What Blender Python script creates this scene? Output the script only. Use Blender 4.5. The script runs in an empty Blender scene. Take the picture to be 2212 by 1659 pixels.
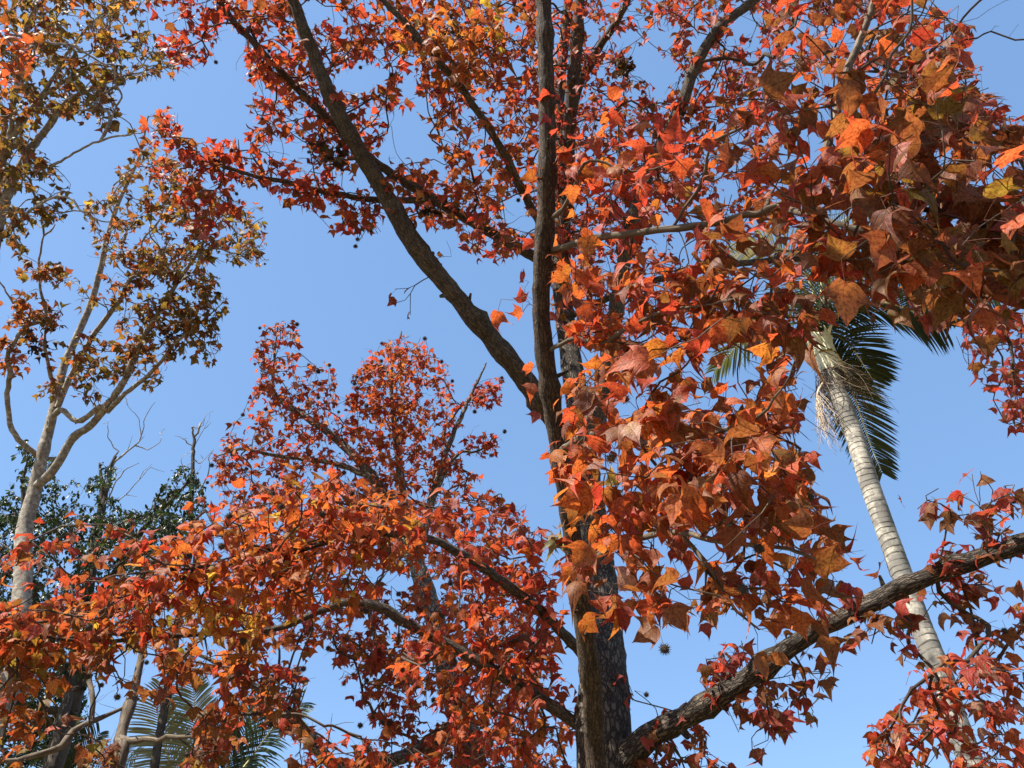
import bpy, math, random
import numpy as np
from mathutils import Vector

# ------------------------------------------------------------------ camera, sky, sun, exposure
S = bpy.context.scene
COL = S.collection
PITCH = math.radians(42.0)
CAM = np.array([0.0, 0.0, 1.6])
FPX, CX, CY = 1661.7, 1106.0, 829.5          # photograph measured at 2212 x 1659
cam_d = bpy.data.cameras.new("camera")
cam_d.sensor_width = 36.0
cam_d.lens = 36.0 * FPX / 2212.0
cam_d.clip_start = 0.05
cam_d.clip_end = 3000.0
cam = bpy.data.objects.new("camera", cam_d)
cam.location = CAM
cam.rotation_euler = (math.pi / 2 + PITCH, 0, 0)
COL.objects.link(cam)
S.camera = cam

SUN_EL = math.radians(50.0)
SUN_AZ = math.radians(-118.0)                 # measured from +Y towards +X: behind the viewer, to the left
SUN_DIR = np.array([math.sin(SUN_AZ) * math.cos(SUN_EL), math.cos(SUN_AZ) * math.cos(SUN_EL), math.sin(SUN_EL)])
W = bpy.data.worlds.new("World")
S.world = W
W.use_nodes = True
nt = W.node_tree
sky = nt.nodes.new("ShaderNodeTexSky")
sky.sky_type = 'NISHITA'
sky.sun_disc = False
sky.sun_elevation = SUN_EL
sky.sun_rotation = SUN_AZ
sky.altitude = 20.0
sky.air_density = 1.0
sky.dust_density = 0.6
sky.ozone_density = 2.5
bg = nt.nodes["Background"]
bg.inputs["Strength"].default_value = 0.102
even = nt.nodes.new("ShaderNodeMix")             # evens the blue out towards the horizon, as in the dry clear air of the day
even.data_type = 'RGBA'
even.inputs[0].default_value = 0.55
even.inputs[7].default_value = (0.98, 1.90, 3.50, 1.0)
nt.links.new(sky.outputs[0], even.inputs[6])
nt.links.new(even.outputs[2], bg.inputs["Color"])
sun_d = bpy.data.lights.new("sun", 'SUN')
sun_d.energy = 5.0
sun_d.angle = math.radians(0.5)
sun_d.color = (1.0, 0.95, 0.87)
sun = bpy.data.objects.new("sun", sun_d)
sun.rotation_euler = Vector(SUN_DIR).to_track_quat('Z', 'Y').to_euler()
sun.location = (0, 0, 30)
COL.objects.link(sun)
S.view_settings.view_transform = 'Standard'
S.view_settings.look = 'None'
S.view_settings.exposure = 1.36
S.view_settings.gamma = 1.0

# ------------------------------------------------------------------ helpers
cP, sP = math.cos(PITCH), math.sin(PITCH)


def P(x, y, t):
    """the point of the place seen at photograph position x, y at depth t"""
    a, b = (x - CX) / FPX, (CY - y) / FPX
    return CAM + t * np.array([a, cP - b * sP, sP + b * cP])


def PV(x, y, t):
    a, b = (x - CX) / FPX, (CY - y) / FPX
    return CAM + np.stack([t * a, t * (cP - b * sP), t * (sP + b * cP)], 1)


def project(p):
    q = p - CAM
    z = q[:, 1] * cP + q[:, 2] * sP
    yv = -q[:, 1] * sP + q[:, 2] * cP
    z = np.maximum(z, 0.05)
    return CX + FPX * q[:, 0] / z, CY - FPX * yv / z, z


def unit(v):
    return v / np.maximum(np.linalg.norm(v, axis=-1, keepdims=True), 1e-9)


def inside(px, py, poly):
    r = np.zeros(len(px), bool)
    n = len(poly)
    for i in range(n):
        x0, y0 = poly[i]
        x1, y1 = poly[(i + 1) % n]
        if y0 == y1:
            continue
        c = ((y0 > py) != (y1 > py)) & (px < (x1 - x0) * (py - y0) / (y1 - y0) + x0)
        r ^= c
    return r


def in_any(px, py, polys):
    r = np.zeros(len(px), bool)
    for p in polys:
        r |= inside(px, py, p)
    for p in KEEP:
        r &= ~inside(px, py, p)
    return r


KEEP = [[(838,600),(922,600),(928,698),(832,698)], [(1010,655),(1040,640),(1060,735),(1030,730)],
        [(935,525),(965,525),(970,565),(935,565)]]         # sprays hanging free in front of the sky


class Build:
    """collects vertices and faces, then links them as ONE mesh object"""
    def __init__(self):
        self.v, self.t, self.q, self.c, self.uv, self.n = [], [], [], [], [], 0

    def add(self, v, tris=None, quads=None, col=None, uv=None):
        k = len(v)
        self.v.append(np.asarray(v, np.float32))
        if tris is not None and len(tris):
            self.t.append(np.asarray(tris, np.int32) + self.n)
        if quads is not None and len(quads):
            self.q.append(np.asarray(quads, np.int32) + self.n)
        self.c.append(np.asarray(col, np.float32) if col is not None else np.ones((k, 4), np.float32))
        self.uv.append(np.asarray(uv, np.float32) if uv is not None else np.zeros((k, 2), np.float32))
        self.n += k

    def make(self, name, mat, parent=None, base=None, smooth=True):
        v = np.concatenate(self.v)
        if base is not None:
            v = v - np.asarray(base, np.float32)
        t = np.concatenate(self.t) if self.t else np.zeros((0, 3), np.int32)
        q = np.concatenate(self.q) if self.q else np.zeros((0, 4), np.int32)
        me = bpy.data.meshes.new(name)
        me.vertices.add(len(v))
        me.vertices.foreach_set("co", v.ravel())
        loops = np.concatenate([t.ravel(), q.ravel()])
        me.loops.add(len(loops))
        me.loops.foreach_set("vertex_index", loops)
        npoly = len(t) + len(q)
        me.polygons.add(npoly)
        st = np.concatenate([np.arange(len(t)) * 3, len(t) * 3 + np.arange(len(q)) * 4]).astype(np.int32)
        me.polygons.foreach_set("loop_start", st)
        me.polygons.foreach_set("use_smooth", np.full(npoly, smooth))
        a = me.attributes.new("tint", 'FLOAT_COLOR', 'POINT')
        a.data.foreach_set("color", np.concatenate(self.c).ravel())
        a = me.attributes.new("plane", 'FLOAT2', 'POINT')
        a.data.foreach_set("vector", np.concatenate(self.uv).ravel())
        me.update(calc_edges=True)
        me.validate()
        me.materials.append(mat)
        o = bpy.data.objects.new(name, me)
        COL.objects.link(o)
        if parent is not None:
            o.parent = parent
        return o


def thing(name, label, cat, loc):
    o = bpy.data.objects.new(name, None)
    o.empty_display_size = 0.3
    o.location = loc
    COL.objects.link(o)
    o["label"] = label
    o["category"] = cat
    return o


def spline(pts, rad, step):
    """Catmull-Rom through the points, resampled"""
    p = np.asarray(pts, float)
    r = np.asarray(rad, float)
    p = np.vstack([2 * p[0] - p[1], p, 2 * p[-1] - p[-2]])
    r = np.concatenate([[r[0]], r, [r[-1]]])
    out, ro = [], []
    for i in range(1, len(p) - 2):
        n = max(2, int(np.linalg.norm(p[i + 1] - p[i]) / step))
        s = np.linspace(0, 1, n, endpoint=False)[:, None]
        a, b, c, d = p[i - 1], p[i], p[i + 1], p[i + 2]
        out.append(0.5 * (2 * b + (c - a) * s + (2 * a - 5 * b + 4 * c - d) * s ** 2 + (3 * b - a - 3 * c + d) * s ** 3))
        ro.append(r[i] + (r[i + 1] - r[i]) * s[:, 0])
    out.append(p[-2][None])
    ro.append(r[-2:-1])
    return np.vstack(out), np.concatenate(ro)


def tube(B, pts, rad, sides=8, col=(1, 1, 1, 1), rough=0.0, rng=None, cap=True):
    pts = np.asarray(pts, float)
    rad = np.asarray(rad, float)
    n = len(pts)
    tg = unit(np.gradient(pts, axis=0))
    ref = np.array([0.31, 0.17, 0.93]) if abs(tg[0, 2]) < 0.9 else np.array([1.0, 0.1, 0.0])
    x = unit(np.cross(tg, ref))
    for i in range(1, n):                     # carry the frame along
        a = x[i - 1] - tg[i] * np.dot(x[i - 1], tg[i])
        x[i] = a / max(np.linalg.norm(a), 1e-9)
    y = np.cross(tg, x)
    th = np.linspace(0, 2 * math.pi, sides + 1)
    rr = np.repeat(rad[:, None], sides + 1, 1)
    if rough and rng is not None:
        k = rng.normal(0, 1, (n, sides))
        k = (k + np.roll(k, 1, 0) + np.roll(k, 1, 1)) / 1.7
        k = np.concatenate([k, k[:, :1]], 1)
        rr = rr * (1 + rough * k)
    v = pts[:, None] + rr[..., None] * (np.cos(th)[None, :, None] * x[:, None] + np.sin(th)[None, :, None] * y[:, None])
    L = np.concatenate([[0], np.cumsum(np.linalg.norm(np.diff(pts, axis=0), axis=1))])
    uv = np.stack([np.repeat(th[None], n, 0) * rad[0], np.repeat(L[:, None], sides + 1, 1)], -1)
    i, j = np.meshgrid(np.arange(n - 1), np.arange(sides), indexing='ij')
    a = (i * (sides + 1) + j).ravel()
    quads = np.stack([a, a + 1, a + sides + 2, a + sides + 1], 1)
    vv = v.reshape(-1, 3)
    uu = uv.reshape(-1, 2)
    tris = None
    if cap:
        vv = np.vstack([vv, pts[-1] + tg[-1] * rad[-1] * 0.6])
        uu = np.vstack([uu, uu[-1]])
        o = (n - 1) * (sides + 1)
        tris = np.array([[o + k, o + k + 1, len(vv) - 1] for k in range(sides)])
    B.add(vv, tris, quads, np.tile(np.array(col, np.float32), (len(vv), 1)), uu)


def limb_detail(B, q, r, rng, n=6, start=0.1):
    """old leaf-scar swellings and short broken stubs along a limb"""
    N = len(q)
    tg = unit(np.gradient(q, axis=0))
    for _ in range(n * 2):
        k = int(rng.integers(max(2, int(N * start)), N - 2))
        f = rng.uniform(1.06, 1.16)
        r[k] *= f
        r[k - 1] *= 1 + (f - 1) * 0.5
        r[k + 1] *= 1 + (f - 1) * 0.5
    for _ in range(n):
        k = int(rng.integers(max(2, int(N * start)), N - 2))
        d = rng.normal(0, 1, 3)
        d = unit(d - tg[k] * np.dot(d, tg[k]) + tg[k] * 0.5)
        L_ = r[k] * rng.uniform(1.3, 2.6)
        a = r[k] * rng.uniform(0.14, 0.32)
        tube(B, np.array([q[k] + d * r[k] * 0.5, q[k] + d * r[k] * 1.05, q[k] + d * L_]), [a * 1.5, a * 1.15, a * 0.7], 7)


# ------------------------------------------------------------------ materials
def new_mat(name):
    m = bpy.data.materials.new(name)
    m.use_nodes = True
    m.node_tree.nodes.clear()
    return m, m.node_tree.nodes, m.node_tree.links


def nd(N, typ, **kw):
    n = N.new(typ)
    for k, v in kw.items():
        if k in ("operation", "blend_type", "data_type", "attribute_name", "feature", "noise_dimensions",
                 "voronoi_dimensions", "use_clamp", "clamp_factor", "distance", "clamp"):
            setattr(n, k, v)
        else:
            n.inputs[int(k[1:]) if k[0] == 'i' and k[1:].isdigit() else k].default_value = v
    return n


def math_(N, L, op, a, b=None, c=None, clamp=False):
    n = N.new("ShaderNodeMath")
    n.operation = op
    n.use_clamp = clamp
    for i, s in enumerate((a, b, c)):
        if s is None:
            continue
        if isinstance(s, (int, float)):
            n.inputs[i].default_value = s
        else:
            L.new(s, n.inputs[i])
    return n.outputs[0]


def mixc(N, L, fac, a, b, mode='MIX'):
    n = N.new("ShaderNodeMix")
    n.data_type = 'RGBA'
    n.blend_type = mode
    n.clamp_factor = True
    for s, sock in ((fac, n.inputs[0]), (a, n.inputs[6]), (b, n.inputs[7])):
        if isinstance(s, (int, float)):
            sock.default_value = s
        elif isinstance(s, tuple):
            sock.default_value = s if len(s) == 4 else (*s, 1)
        else:
            L.new(s, sock)
    return n.outputs[2]


def ramp(N, L, src, stops):
    n = N.new("ShaderNodeValToRGB")
    e = n.color_ramp.elements
    while len(e) < len(stops):
        e.new(0.5)
    for k, (p, c) in enumerate(stops):
        e[k].position = p
        e[k].color = (*c, 1)
    L.new(src, n.inputs[0])
    return n.outputs[0]


def maprange(N, L, src, a, b, c, d):
    n = N.new("ShaderNodeMapRange")
    n.inputs[1].default_value, n.inputs[2].default_value = a, b
    n.inputs[3].default_value, n.inputs[4].default_value = c, d
    L.new(src, n.inputs[0])
    return n.outputs[0]


def leaf_material(name, transl=0.5, spots=1.0, rough=0.52, pale=0.14, green=False):
    m, N, L = new_mat(name)
    at = nd(N, "ShaderNodeAttribute", attribute_name="tint")
    pl = nd(N, "ShaderNodeAttribute", attribute_name="plane")
    sep = N.new("ShaderNodeSeparateXYZ")
    L.new(pl.outputs["Vector"], sep.inputs[0])
    u, v = sep.outputs[0], sep.outputs[1]
    off = math_(N, L, 'MULTIPLY', at.outputs["Alpha"], 97.0)
    comb = N.new("ShaderNodeCombineXYZ")
    L.new(u, comb.inputs[0]); L.new(v, comb.inputs[1]); L.new(off, comb.inputs[2])
    uvw = comb.outputs[0]
    # veins: midrib, two side ribs, fine side veins
    best = math_(N, L, 'ABSOLUTE', u)
    ua = best
    if not green:
        rib2 = math_(N, L, 'ABSOLUTE', math_(N, L, 'SUBTRACT', math_(N, L, 'MULTIPLY', ua, 0.535), math_(N, L, 'MULTIPLY', v, 0.845)))
        best = math_(N, L, 'MINIMUM', best, rib2)
    vein = maprange(N, L, best, 0.006, 0.026, 1.0, 0.0)
    fine = math_(N, L, 'SINE', math_(N, L, 'MULTIPLY', math_(N, L, 'SUBTRACT', v, math_(N, L, 'MULTIPLY', ua, 0.75)), 46.0))
    fine = maprange(N, L, fine, 0.86, 1.0, 0.0, 0.55)
    vmask = math_(N, L, 'MAXIMUM', vein, fine)
    n1 = nd(N, "ShaderNodeTexNoise", Scale=3.2, Detail=4.0, Roughness=0.6)
    L.new(uvw, n1.inputs["Vector"])
    mott = maprange(N, L, n1.outputs[0], 0.38, 0.68, 0.0, 1.0)
    warm = mixc(N, L, 1.0, at.outputs["Color"], (1.05, 1.40, 1.12, 1) if not green else (1.3, 1.2, 0.9, 1), 'MULTIPLY')
    col = mixc(N, L, mott, at.outputs["Color"], warm)
    ctr = nd(N, "ShaderNodeVectorMath")
    ctr.operation = 'DISTANCE'
    L.new(pl.outputs["Vector"], ctr.inputs[0])
    ctr.inputs[1].default_value = (0, 0.38, 0)
    rnd = math_(N, L, 'FRACT', math_(N, L, 'MULTIPLY', at.outputs["Alpha"], 7.31))
    heart = math_(N, L, 'MULTIPLY', maprange(N, L, ctr.outputs["Value"], 0.08, 0.62, 1.0, 0.0), maprange(N, L, rnd, 0.35, 1.0, 0.0, 0.85))
    col = mixc(N, L, heart, col, mixc(N, L, 1.0, at.outputs["Color"], (1.1, 1.65, 1.15, 1) if not green else (1.1, 1.1, 1.0, 1), 'MULTIPLY'))
    n2 = nd(N, "ShaderNodeTexNoise", Scale=9.0, Detail=5.0, Roughness=0.7)
    L.new(uvw, n2.inputs["Vector"])
    blot = maprange(N, L, n2.outputs[0], 0.44, 0.62, 0.0, 0.9 * spots)
    col = mixc(N, L, blot, col, mixc(N, L, 1.0, col, (0.40, 0.27, 0.32, 1), 'MULTIPLY'))
    vo = nd(N, "ShaderNodeTexVoronoi", Scale=16.0)
    L.new(uvw, vo.inputs["Vector"])
    sp = maprange(N, L, vo.outputs["Distance"], 0.10, 0.22, 1.0, 0.0)
    gate = maprange(N, L, n1.outputs[0], 0.47, 0.58, 0.0, 0.9 * spots)
    col = mixc(N, L, math_(N, L, 'MULTIPLY', sp, gate), col, (0.035, 0.012, 0.008, 1))
    col = mixc(N, L, math_(N, L, 'MULTIPLY', vmask, 0.65), col, mixc(N, L, 1.0, col, (0.5, 0.4, 0.5, 1), 'MULTIPLY'))
    geo = N.new("ShaderNodeNewGeometry")
    lum = mixc(N, L, pale, col, (0.30, 0.17, 0.13, 1) if not green else (0.10, 0.12, 0.06, 1))
    colb = mixc(N, L, geo.outputs["Backfacing"], col, lum)
    bump = nd(N, "ShaderNodeBump", Strength=0.35, Distance=0.004)
    L.new(math_(N, L, 'ADD', math_(N, L, 'MULTIPLY', vmask, -1.0), n2.outputs[0]), bump.inputs["Height"])
    pb = nd(N, "ShaderNodeBsdfPrincipled", Roughness=rough)
    pb.inputs["Specular IOR Level"].default_value = 0.3
    L.new(colb, pb.inputs["Base Color"])
    L.new(bump.outputs[0], pb.inputs["Normal"])
    tr = N.new("ShaderNodeBsdfTranslucent")
    L.new(mixc(N, L, 1.0, col, (1.35, 1.2, 0.9, 1), 'MULTIPLY'), tr.inputs["Color"])
    mx = N.new("ShaderNodeMixShader")
    mx.inputs[0].default_value = transl
    L.new(pb.outputs[0], mx.inputs[1]); L.new(tr.outputs[0], mx.inputs[2])
    out = N.new("ShaderNodeOutputMaterial")
    L.new(mx.outputs[0], out.inputs[0])
    return m


def bark_material(name, kind):
    m, N, L = new_mat(name)
    pl = nd(N, "ShaderNodeAttribute", attribute_name="plane")
    geo = N.new("ShaderNodeTexCoord")
    obj = geo.outputs["Object"]
    mp = N.new("ShaderNodeMapping")
    L.new(pl.outputs["Vector"], mp.inputs["Vector"])
    out = N.new("ShaderNodeOutputMaterial")
    pb = nd(N, "ShaderNodeBsdfPrincipled", Roughness=0.85)
    pb.inputs["Specular IOR Level"].default_value = 0.2
    big = nd(N, "ShaderNodeTexNoise", Scale=5.0, Detail=5.0, Roughness=0.65)
    L.new(obj, big.inputs["Vector"])
    if kind in ("plated", "limb", "mottled", "stem"):
        n0 = nd(N, "ShaderNodeTexNoise", Scale=22.0, Detail=5.0, Roughness=0.65)
        L.new(obj, n0.inputs["Vector"])
        mp.inputs["Scale"].default_value = (72.0, 15.0, 1.0) if kind in ("limb", "stem") else (25.0, 13.0, 1.0)
        dv = mixc(N, L, 0.3 if kind in ("limb", "stem") else 0.2, mp.outputs[0], n0.outputs["Color"], 'LINEAR_LIGHT')
        vo = nd(N, "ShaderNodeTexVoronoi", feature='DISTANCE_TO_EDGE', Scale=1.0)
        L.new(dv, vo.inputs["Vector"])
        rg = nd(N, "ShaderNodeTexNoise", Scale=0.55, Detail=4.0, Roughness=0.6)
        L.new(mp.outputs[0], rg.inputs["Vector"])
        ridge = maprange(N, L, math_(N, L, 'ABSOLUTE', math_(N, L, 'SUBTRACT', rg.outputs[0], 0.5)), 0.0, 0.055, 0.0, 1.0)
        cell = maprange(N, L, vo.outputs["Distance"], 0.0, 0.15, 0.05, 1.0)
        crack = math_(N, L, 'MINIMUM', ridge, cell) if kind in ("plated", "mottled") else maprange(N, L, math_(N, L, 'MULTIPLY', ridge, cell), 0.0, 0.6, 0.2, 1.0)
        fn = nd(N, "ShaderNodeTexNoise", Scale=75.0, Detail=6.0, Roughness=0.72)
        L.new(obj, fn.inputs["Vector"])
        tones = [(0.05, 0.037, 0.026), (0.15, 0.118, 0.086), (0.29, 0.24, 0.18)] if kind == "plated" else [(0.038, 0.028, 0.019), (0.115, 0.088, 0.062), (0.24, 0.20, 0.148)] if kind == "limb" else [(0.032, 0.021, 0.013), (0.095, 0.064, 0.040), (0.20, 0.145, 0.095)] if kind == "stem" else [(0.14, 0.12, 0.09), (0.38, 0.34, 0.27), (0.58, 0.53, 0.44)]  # plated tones darkened overall, standing in for shade missing on the trunk
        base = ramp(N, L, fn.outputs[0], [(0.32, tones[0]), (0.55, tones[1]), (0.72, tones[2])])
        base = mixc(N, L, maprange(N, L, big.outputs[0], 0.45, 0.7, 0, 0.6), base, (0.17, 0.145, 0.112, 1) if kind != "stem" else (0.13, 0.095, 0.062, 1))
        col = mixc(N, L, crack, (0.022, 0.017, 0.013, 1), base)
        h = math_(N, L, 'ADD', math_(N, L, 'MULTIPLY', crack, 1.0), math_(N, L, 'MULTIPLY', fn.outputs[0], 0.6))
        bump = nd(N, "ShaderNodeBump", Strength=0.85, Distance=0.016 if kind == "plated" else 0.007)
    elif kind == "smooth":
        mp.inputs["Scale"].default_value = (70.0, 9.0, 1.0)
        fn = nd(N, "ShaderNodeTexNoise", Scale=1.0, Detail=6.0, Roughness=0.65)
        L.new(mp.outputs[0], fn.inputs["Vector"])
        base = ramp(N, L, fn.outputs[0], [(0.3, (0.04, 0.029, 0.019)), (0.52, (0.115, 0.085, 0.056)), (0.72, (0.23, 0.18, 0.125))])
        base = mixc(N, L, maprange(N, L, big.outputs[0], 0.47, 0.65, 0, 0.5), base, (0.17, 0.14, 0.10, 1))
        mp2 = N.new("ShaderNodeMapping")
        L.new(pl.outputs["Vector"], mp2.inputs["Vector"])
        mp2.inputs["Scale"].default_value = (16.0, 28.0, 1.0)
        vo = nd(N, "ShaderNodeTexVoronoi", Scale=1.0)
        L.new(mp2.outputs[0], vo.inputs["Vector"])
        spot = maprange(N, L, vo.outputs["Distance"], 0.10, 0.2, 0.75, 0.0)
        col = mixc(N, L, spot, base, (0.05, 0.038, 0.028, 1))
        h = math_(N, L, 'SUBTRACT', fn.outputs[0], math_(N, L, 'MULTIPLY', spot, 0.5))
        bump = nd(N, "ShaderNodeBump", Strength=0.7, Distance=0.006)
    elif kind == "pale":
        fn = nd(N, "ShaderNodeTexNoise", Scale=22.0, Detail=6.0, Roughness=0.7)
        L.new(obj, fn.inputs["Vector"])
        base = ramp(N, L, fn.outputs[0], [(0.32, (0.09, 0.073, 0.055)), (0.5, (0.25, 0.215, 0.17)), (0.7, (0.50, 0.46, 0.38))])
        col = mixc(N, L, maprange(N, L, big.outputs[0], 0.48, 0.66, 0, 0.7), base, (0.15, 0.13, 0.10, 1))
        h = fn.outputs[0]
        bump = nd(N, "ShaderNodeBump", Strength=0.6, Distance=0.01)
    elif kind == "twig":
        col = ramp(N, L, big.outputs[0], [(0.35, (0.04, 0.028, 0.02)), (0.65, (0.11, 0.082, 0.058))])
        h = big.outputs[0]
        bump = nd(N, "ShaderNodeBump", Strength=0.3, Distance=0.004)
    elif kind == "palm":
        sep = N.new("ShaderNodeSeparateXYZ")
        L.new(pl.outputs["Vector"], sep.inputs[0])
        n0 = nd(N, "ShaderNodeTexNoise", Scale=2.5, Detail=3.0)
        L.new(obj, n0.inputs["Vector"])
        vv = math_(N, L, 'ADD', sep.outputs[1], math_(N, L, 'MULTIPLY', n0.outputs[0], 0.16))
        fr = math_(N, L, 'FRACT', math_(N, L, 'MULTIPLY', vv, 15.0))
        n9 = nd(N, "ShaderNodeTexNoise", Scale=7.0, Detail=3.0)
        L.new(obj, n9.inputs["Vector"])
        line = math_(N, L, 'MULTIPLY', maprange(N, L, fr, 0.0, 0.24, 1.0, 0.0), maprange(N, L, n9.outputs[0], 0.36, 0.6, 0.15, 1.0))
        fn = nd(N, "ShaderNodeTexNoise", Scale=30.0, Detail=6.0, Roughness=0.7)
        L.new(obj, fn.inputs["Vector"])
        base = ramp(N, L, fn.outputs[0], [(0.3, (0.19, 0.17, 0.13)), (0.5, (0.36, 0.33, 0.265)), (0.7, (0.52, 0.48, 0.40))])
        base = mixc(N, L, maprange(N, L, big.outputs[0], 0.42, 0.55, 0, 0.92), base, (0.15, 0.14, 0.12, 1))
        gate = maprange(N, L, n0.outputs[0], 0.3, 0.6, 0.5, 0.95)
        col = mixc(N, L, math_(N, L, 'MULTIPLY', line, gate), base, (0.10, 0.085, 0.065, 1))
        h = math_(N, L, 'ADD', math_(N, L, 'MULTIPLY', line, -1.0), math_(N, L, 'MULTIPLY', fn.outputs[0], 0.5))
        bump = nd(N, "ShaderNodeBump", Strength=0.7, Distance=0.012)
    L.new(h, bump.inputs["Height"])
    L.new(col, pb.inputs["Base Color"])
    L.new(bump.outputs[0], pb.inputs["Normal"])
    L.new(pb.outputs[0], out.inputs[0])
    return m


def plain_material(name, a, b, scale=20.0, rough=0.7, transl=0.0):
    m, N, L = new_mat(name)
    tc = N.new("ShaderNodeTexCoord")
    n = nd(N, "ShaderNodeTexNoise", Scale=scale, Detail=5.0, Roughness=0.65)
    L.new(tc.outputs["Object"], n.inputs["Vector"])
    col = ramp(N, L, n.outputs[0], [(0.32, a), (0.68, b)])
    pb = nd(N, "ShaderNodeBsdfPrincipled", Roughness=rough)
    L.new(col, pb.inputs["Base Color"])
    out = N.new("ShaderNodeOutputMaterial")
    if transl:
        tr = N.new("ShaderNodeBsdfTranslucent")
        L.new(col, tr.inputs["Color"])
        mx = N.new("ShaderNodeMixShader")
        mx.inputs[0].default_value = transl
        L.new(pb.outputs[0], mx.inputs[1]); L.new(tr.outputs[0], mx.inputs[2])
        L.new(mx.outputs[0], out.inputs[0])
    else:
        L.new(pb.outputs[0], out.inputs[0])
    return m


M_LEAF = leaf_material("autumn_leaf")
M_GREEN = leaf_material("evergreen_leaf", transl=0.25, spots=0.2, rough=0.3, pale=0.2, green=True)
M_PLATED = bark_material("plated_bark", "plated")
M_LIMB = bark_material("fissured_limb_bark", "limb")
M_MOTTLED = bark_material("mottled_bark", "mottled")
M_STEM = bark_material("brown_stem_bark", "stem")
M_SMOOTH = bark_material("smooth_bark", "smooth")
M_PALE = bark_material("pale_bark", "pale")
M_TWIG = bark_material("twig_bark", "twig")
M_PALM = bark_material("ringed_palm_bark", "palm")
M_SEED = plain_material("seed_ball_brown", (0.02, 0.014, 0.01), (0.07, 0.05, 0.035), 80, 0.9)
M_SEEDTAN = plain_material("seed_ball_tan", (0.05, 0.035, 0.018), (0.16, 0.12, 0.06), 80, 0.9)
M_FROND = leaf_material("palm_leaflet", transl=0.22, spots=0.0, rough=0.33, pale=0.1, green=True)
M_SHAFT = plain_material("crownshaft_sheath", (0.55, 0.50, 0.24), (0.74, 0.69, 0.42), 9, 0.5)
M_FIBRE = plain_material("palm_fibre", (0.10, 0.065, 0.035), (0.36, 0.27, 0.17), 30, 0.9)

# ------------------------------------------------------------------ leaves
_H = [(0.05, -0.02), (0.14, -0.06), (0.26, -0.06), (0.38, -0.015), (0.47, 0.065), (0.54, 0.16), (0.60, 0.26), (0.655, 0.355), (0.72, 0.44),
      (0.79, 0.505), (0.90, 0.57), (0.77, 0.535), (0.65, 0.52), (0.535, 0.53), (0.445, 0.575), (0.39, 0.635), (0.355, 0.71), (0.305, 0.81),
      (0.23, 0.92), (0.15, 1.02), (0.085, 1.11), (0.035, 1.2)]
_HM = [(0.26, -0.05), (0.53, 0.13), (0.84, 0.53), (0.53, 0.52), (0.38, 0.65), (0.22, 0.91)]
_HG = [(0.16, 0.10), (0.27, 0.35), (0.27, 0.6), (0.14, 0.85)]


def template(half, tip, centre, rings):
    h = np.array(half)
    o = np.vstack([[0, 0.0], h, tip, h[::-1] * [-1, 1]])
    K = len(o)
    c = np.array(centre)
    v, t = [c], []
    for f in rings:
        v.extend(c + f * (o - c))
    v = np.array(v)
    for j in range(K):
        t.append((0, 1 + j, 1 + (j + 1) % K))
    for r in range(len(rings) - 1):
        a, b = 1 + r * K, 1 + (r + 1) * K
        for j in range(K):
            k = (j + 1) % K
            t.append((a + j, b + j, b + k))
            t.append((a + j, b + k, a + k))
    return v, np.array(t)


T_NEAR = template(_H, (0, 1.32), (0, 0.45), (0.33, 0.66, 1.0))
T_MID = template(_HM, (0, 1.24), (0, 0.45), (0.5, 1.0))
T_FAR = template(_HM, (0, 1.24), (0, 0.45), (1.0,))
T_OVAL = template(_HG, (0, 1.0), (0, 0.5), (1.0,))


def leaves(B, rng, tpl, base, axis, normal, size, col, curl=1.0):
    """a batch of blades; base = where the petiole meets the blade"""
    uv, tri = tpl
    M, V = len(base), len(uv)
    if M == 0:
        return
    ax = unit(axis)
    nn = unit(normal - ax * np.sum(normal * ax, 1, keepdims=True))
    xx = np.cross(ax, nn)
    a = rng.normal(0.12, 0.22, (M, 1)) * curl
    b = rng.normal(-0.28, 0.26, (M, 1)) * curl
    c = rng.normal(-0.22, 0.30, (M, 1)) * curl
    d = rng.normal(0.0, 0.30, (M, 1)) * curl
    e = rng.normal(0.0, 0.05, (M, 1)) * curl
    ph = rng.uniform(0, 6.3, (M, 1))
    wide = rng.uniform(0.82, 1.12, (M, 1))
    skew = rng.normal(0, 0.10, (M, 1))
    u = uv[None, :, 0] * wide
    v = uv[None, :, 1] * rng.uniform(0.88, 1.1, (M, 1))
    v2 = v + skew * u
    z = a * np.abs(u) + b * v * v + c * u * u * (1 + v) + d * u * v + e * np.sin(7 * v + ph) * (np.abs(u) + 0.2)
    h1 = rng.normal(-0.5, 0.8, (M, 1)) * curl
    h2 = rng.normal(-0.5, 0.8, (M, 1)) * curl
    z = z + h1 * np.maximum(0, np.abs(u) - 0.38) ** 2 * 2.2 + h2 * np.maximum(0, v - 0.72) ** 2 * 1.8
    z = z + 0.025 * curl * np.sin(9 * u + 2 * ph) * np.sin(8 * v + ph)
    u2 = u + 0.12 * a * np.sin(4 * v + ph) * 0.6
    s = (size / 1.5)[:, None, None]
    p = base[:, None] + s * (u2[..., None] * xx[:, None] + v2[..., None] * ax[:, None] + z[..., None] * nn[:, None])
    cc = np.concatenate([col, rng.random((M, 1))], 1).astype(np.float32)
    cc = np.repeat(cc[:, None], V, 1)
    uvs = np.repeat(uv[None], M, 0)
    T = (tri[None] + (np.arange(M) * V)[:, None, None]).reshape(-1, 3)
    B.add(p.reshape(-1, 3), T, None, cc.reshape(-1, 4), uvs.reshape(-1, 2))


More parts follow.
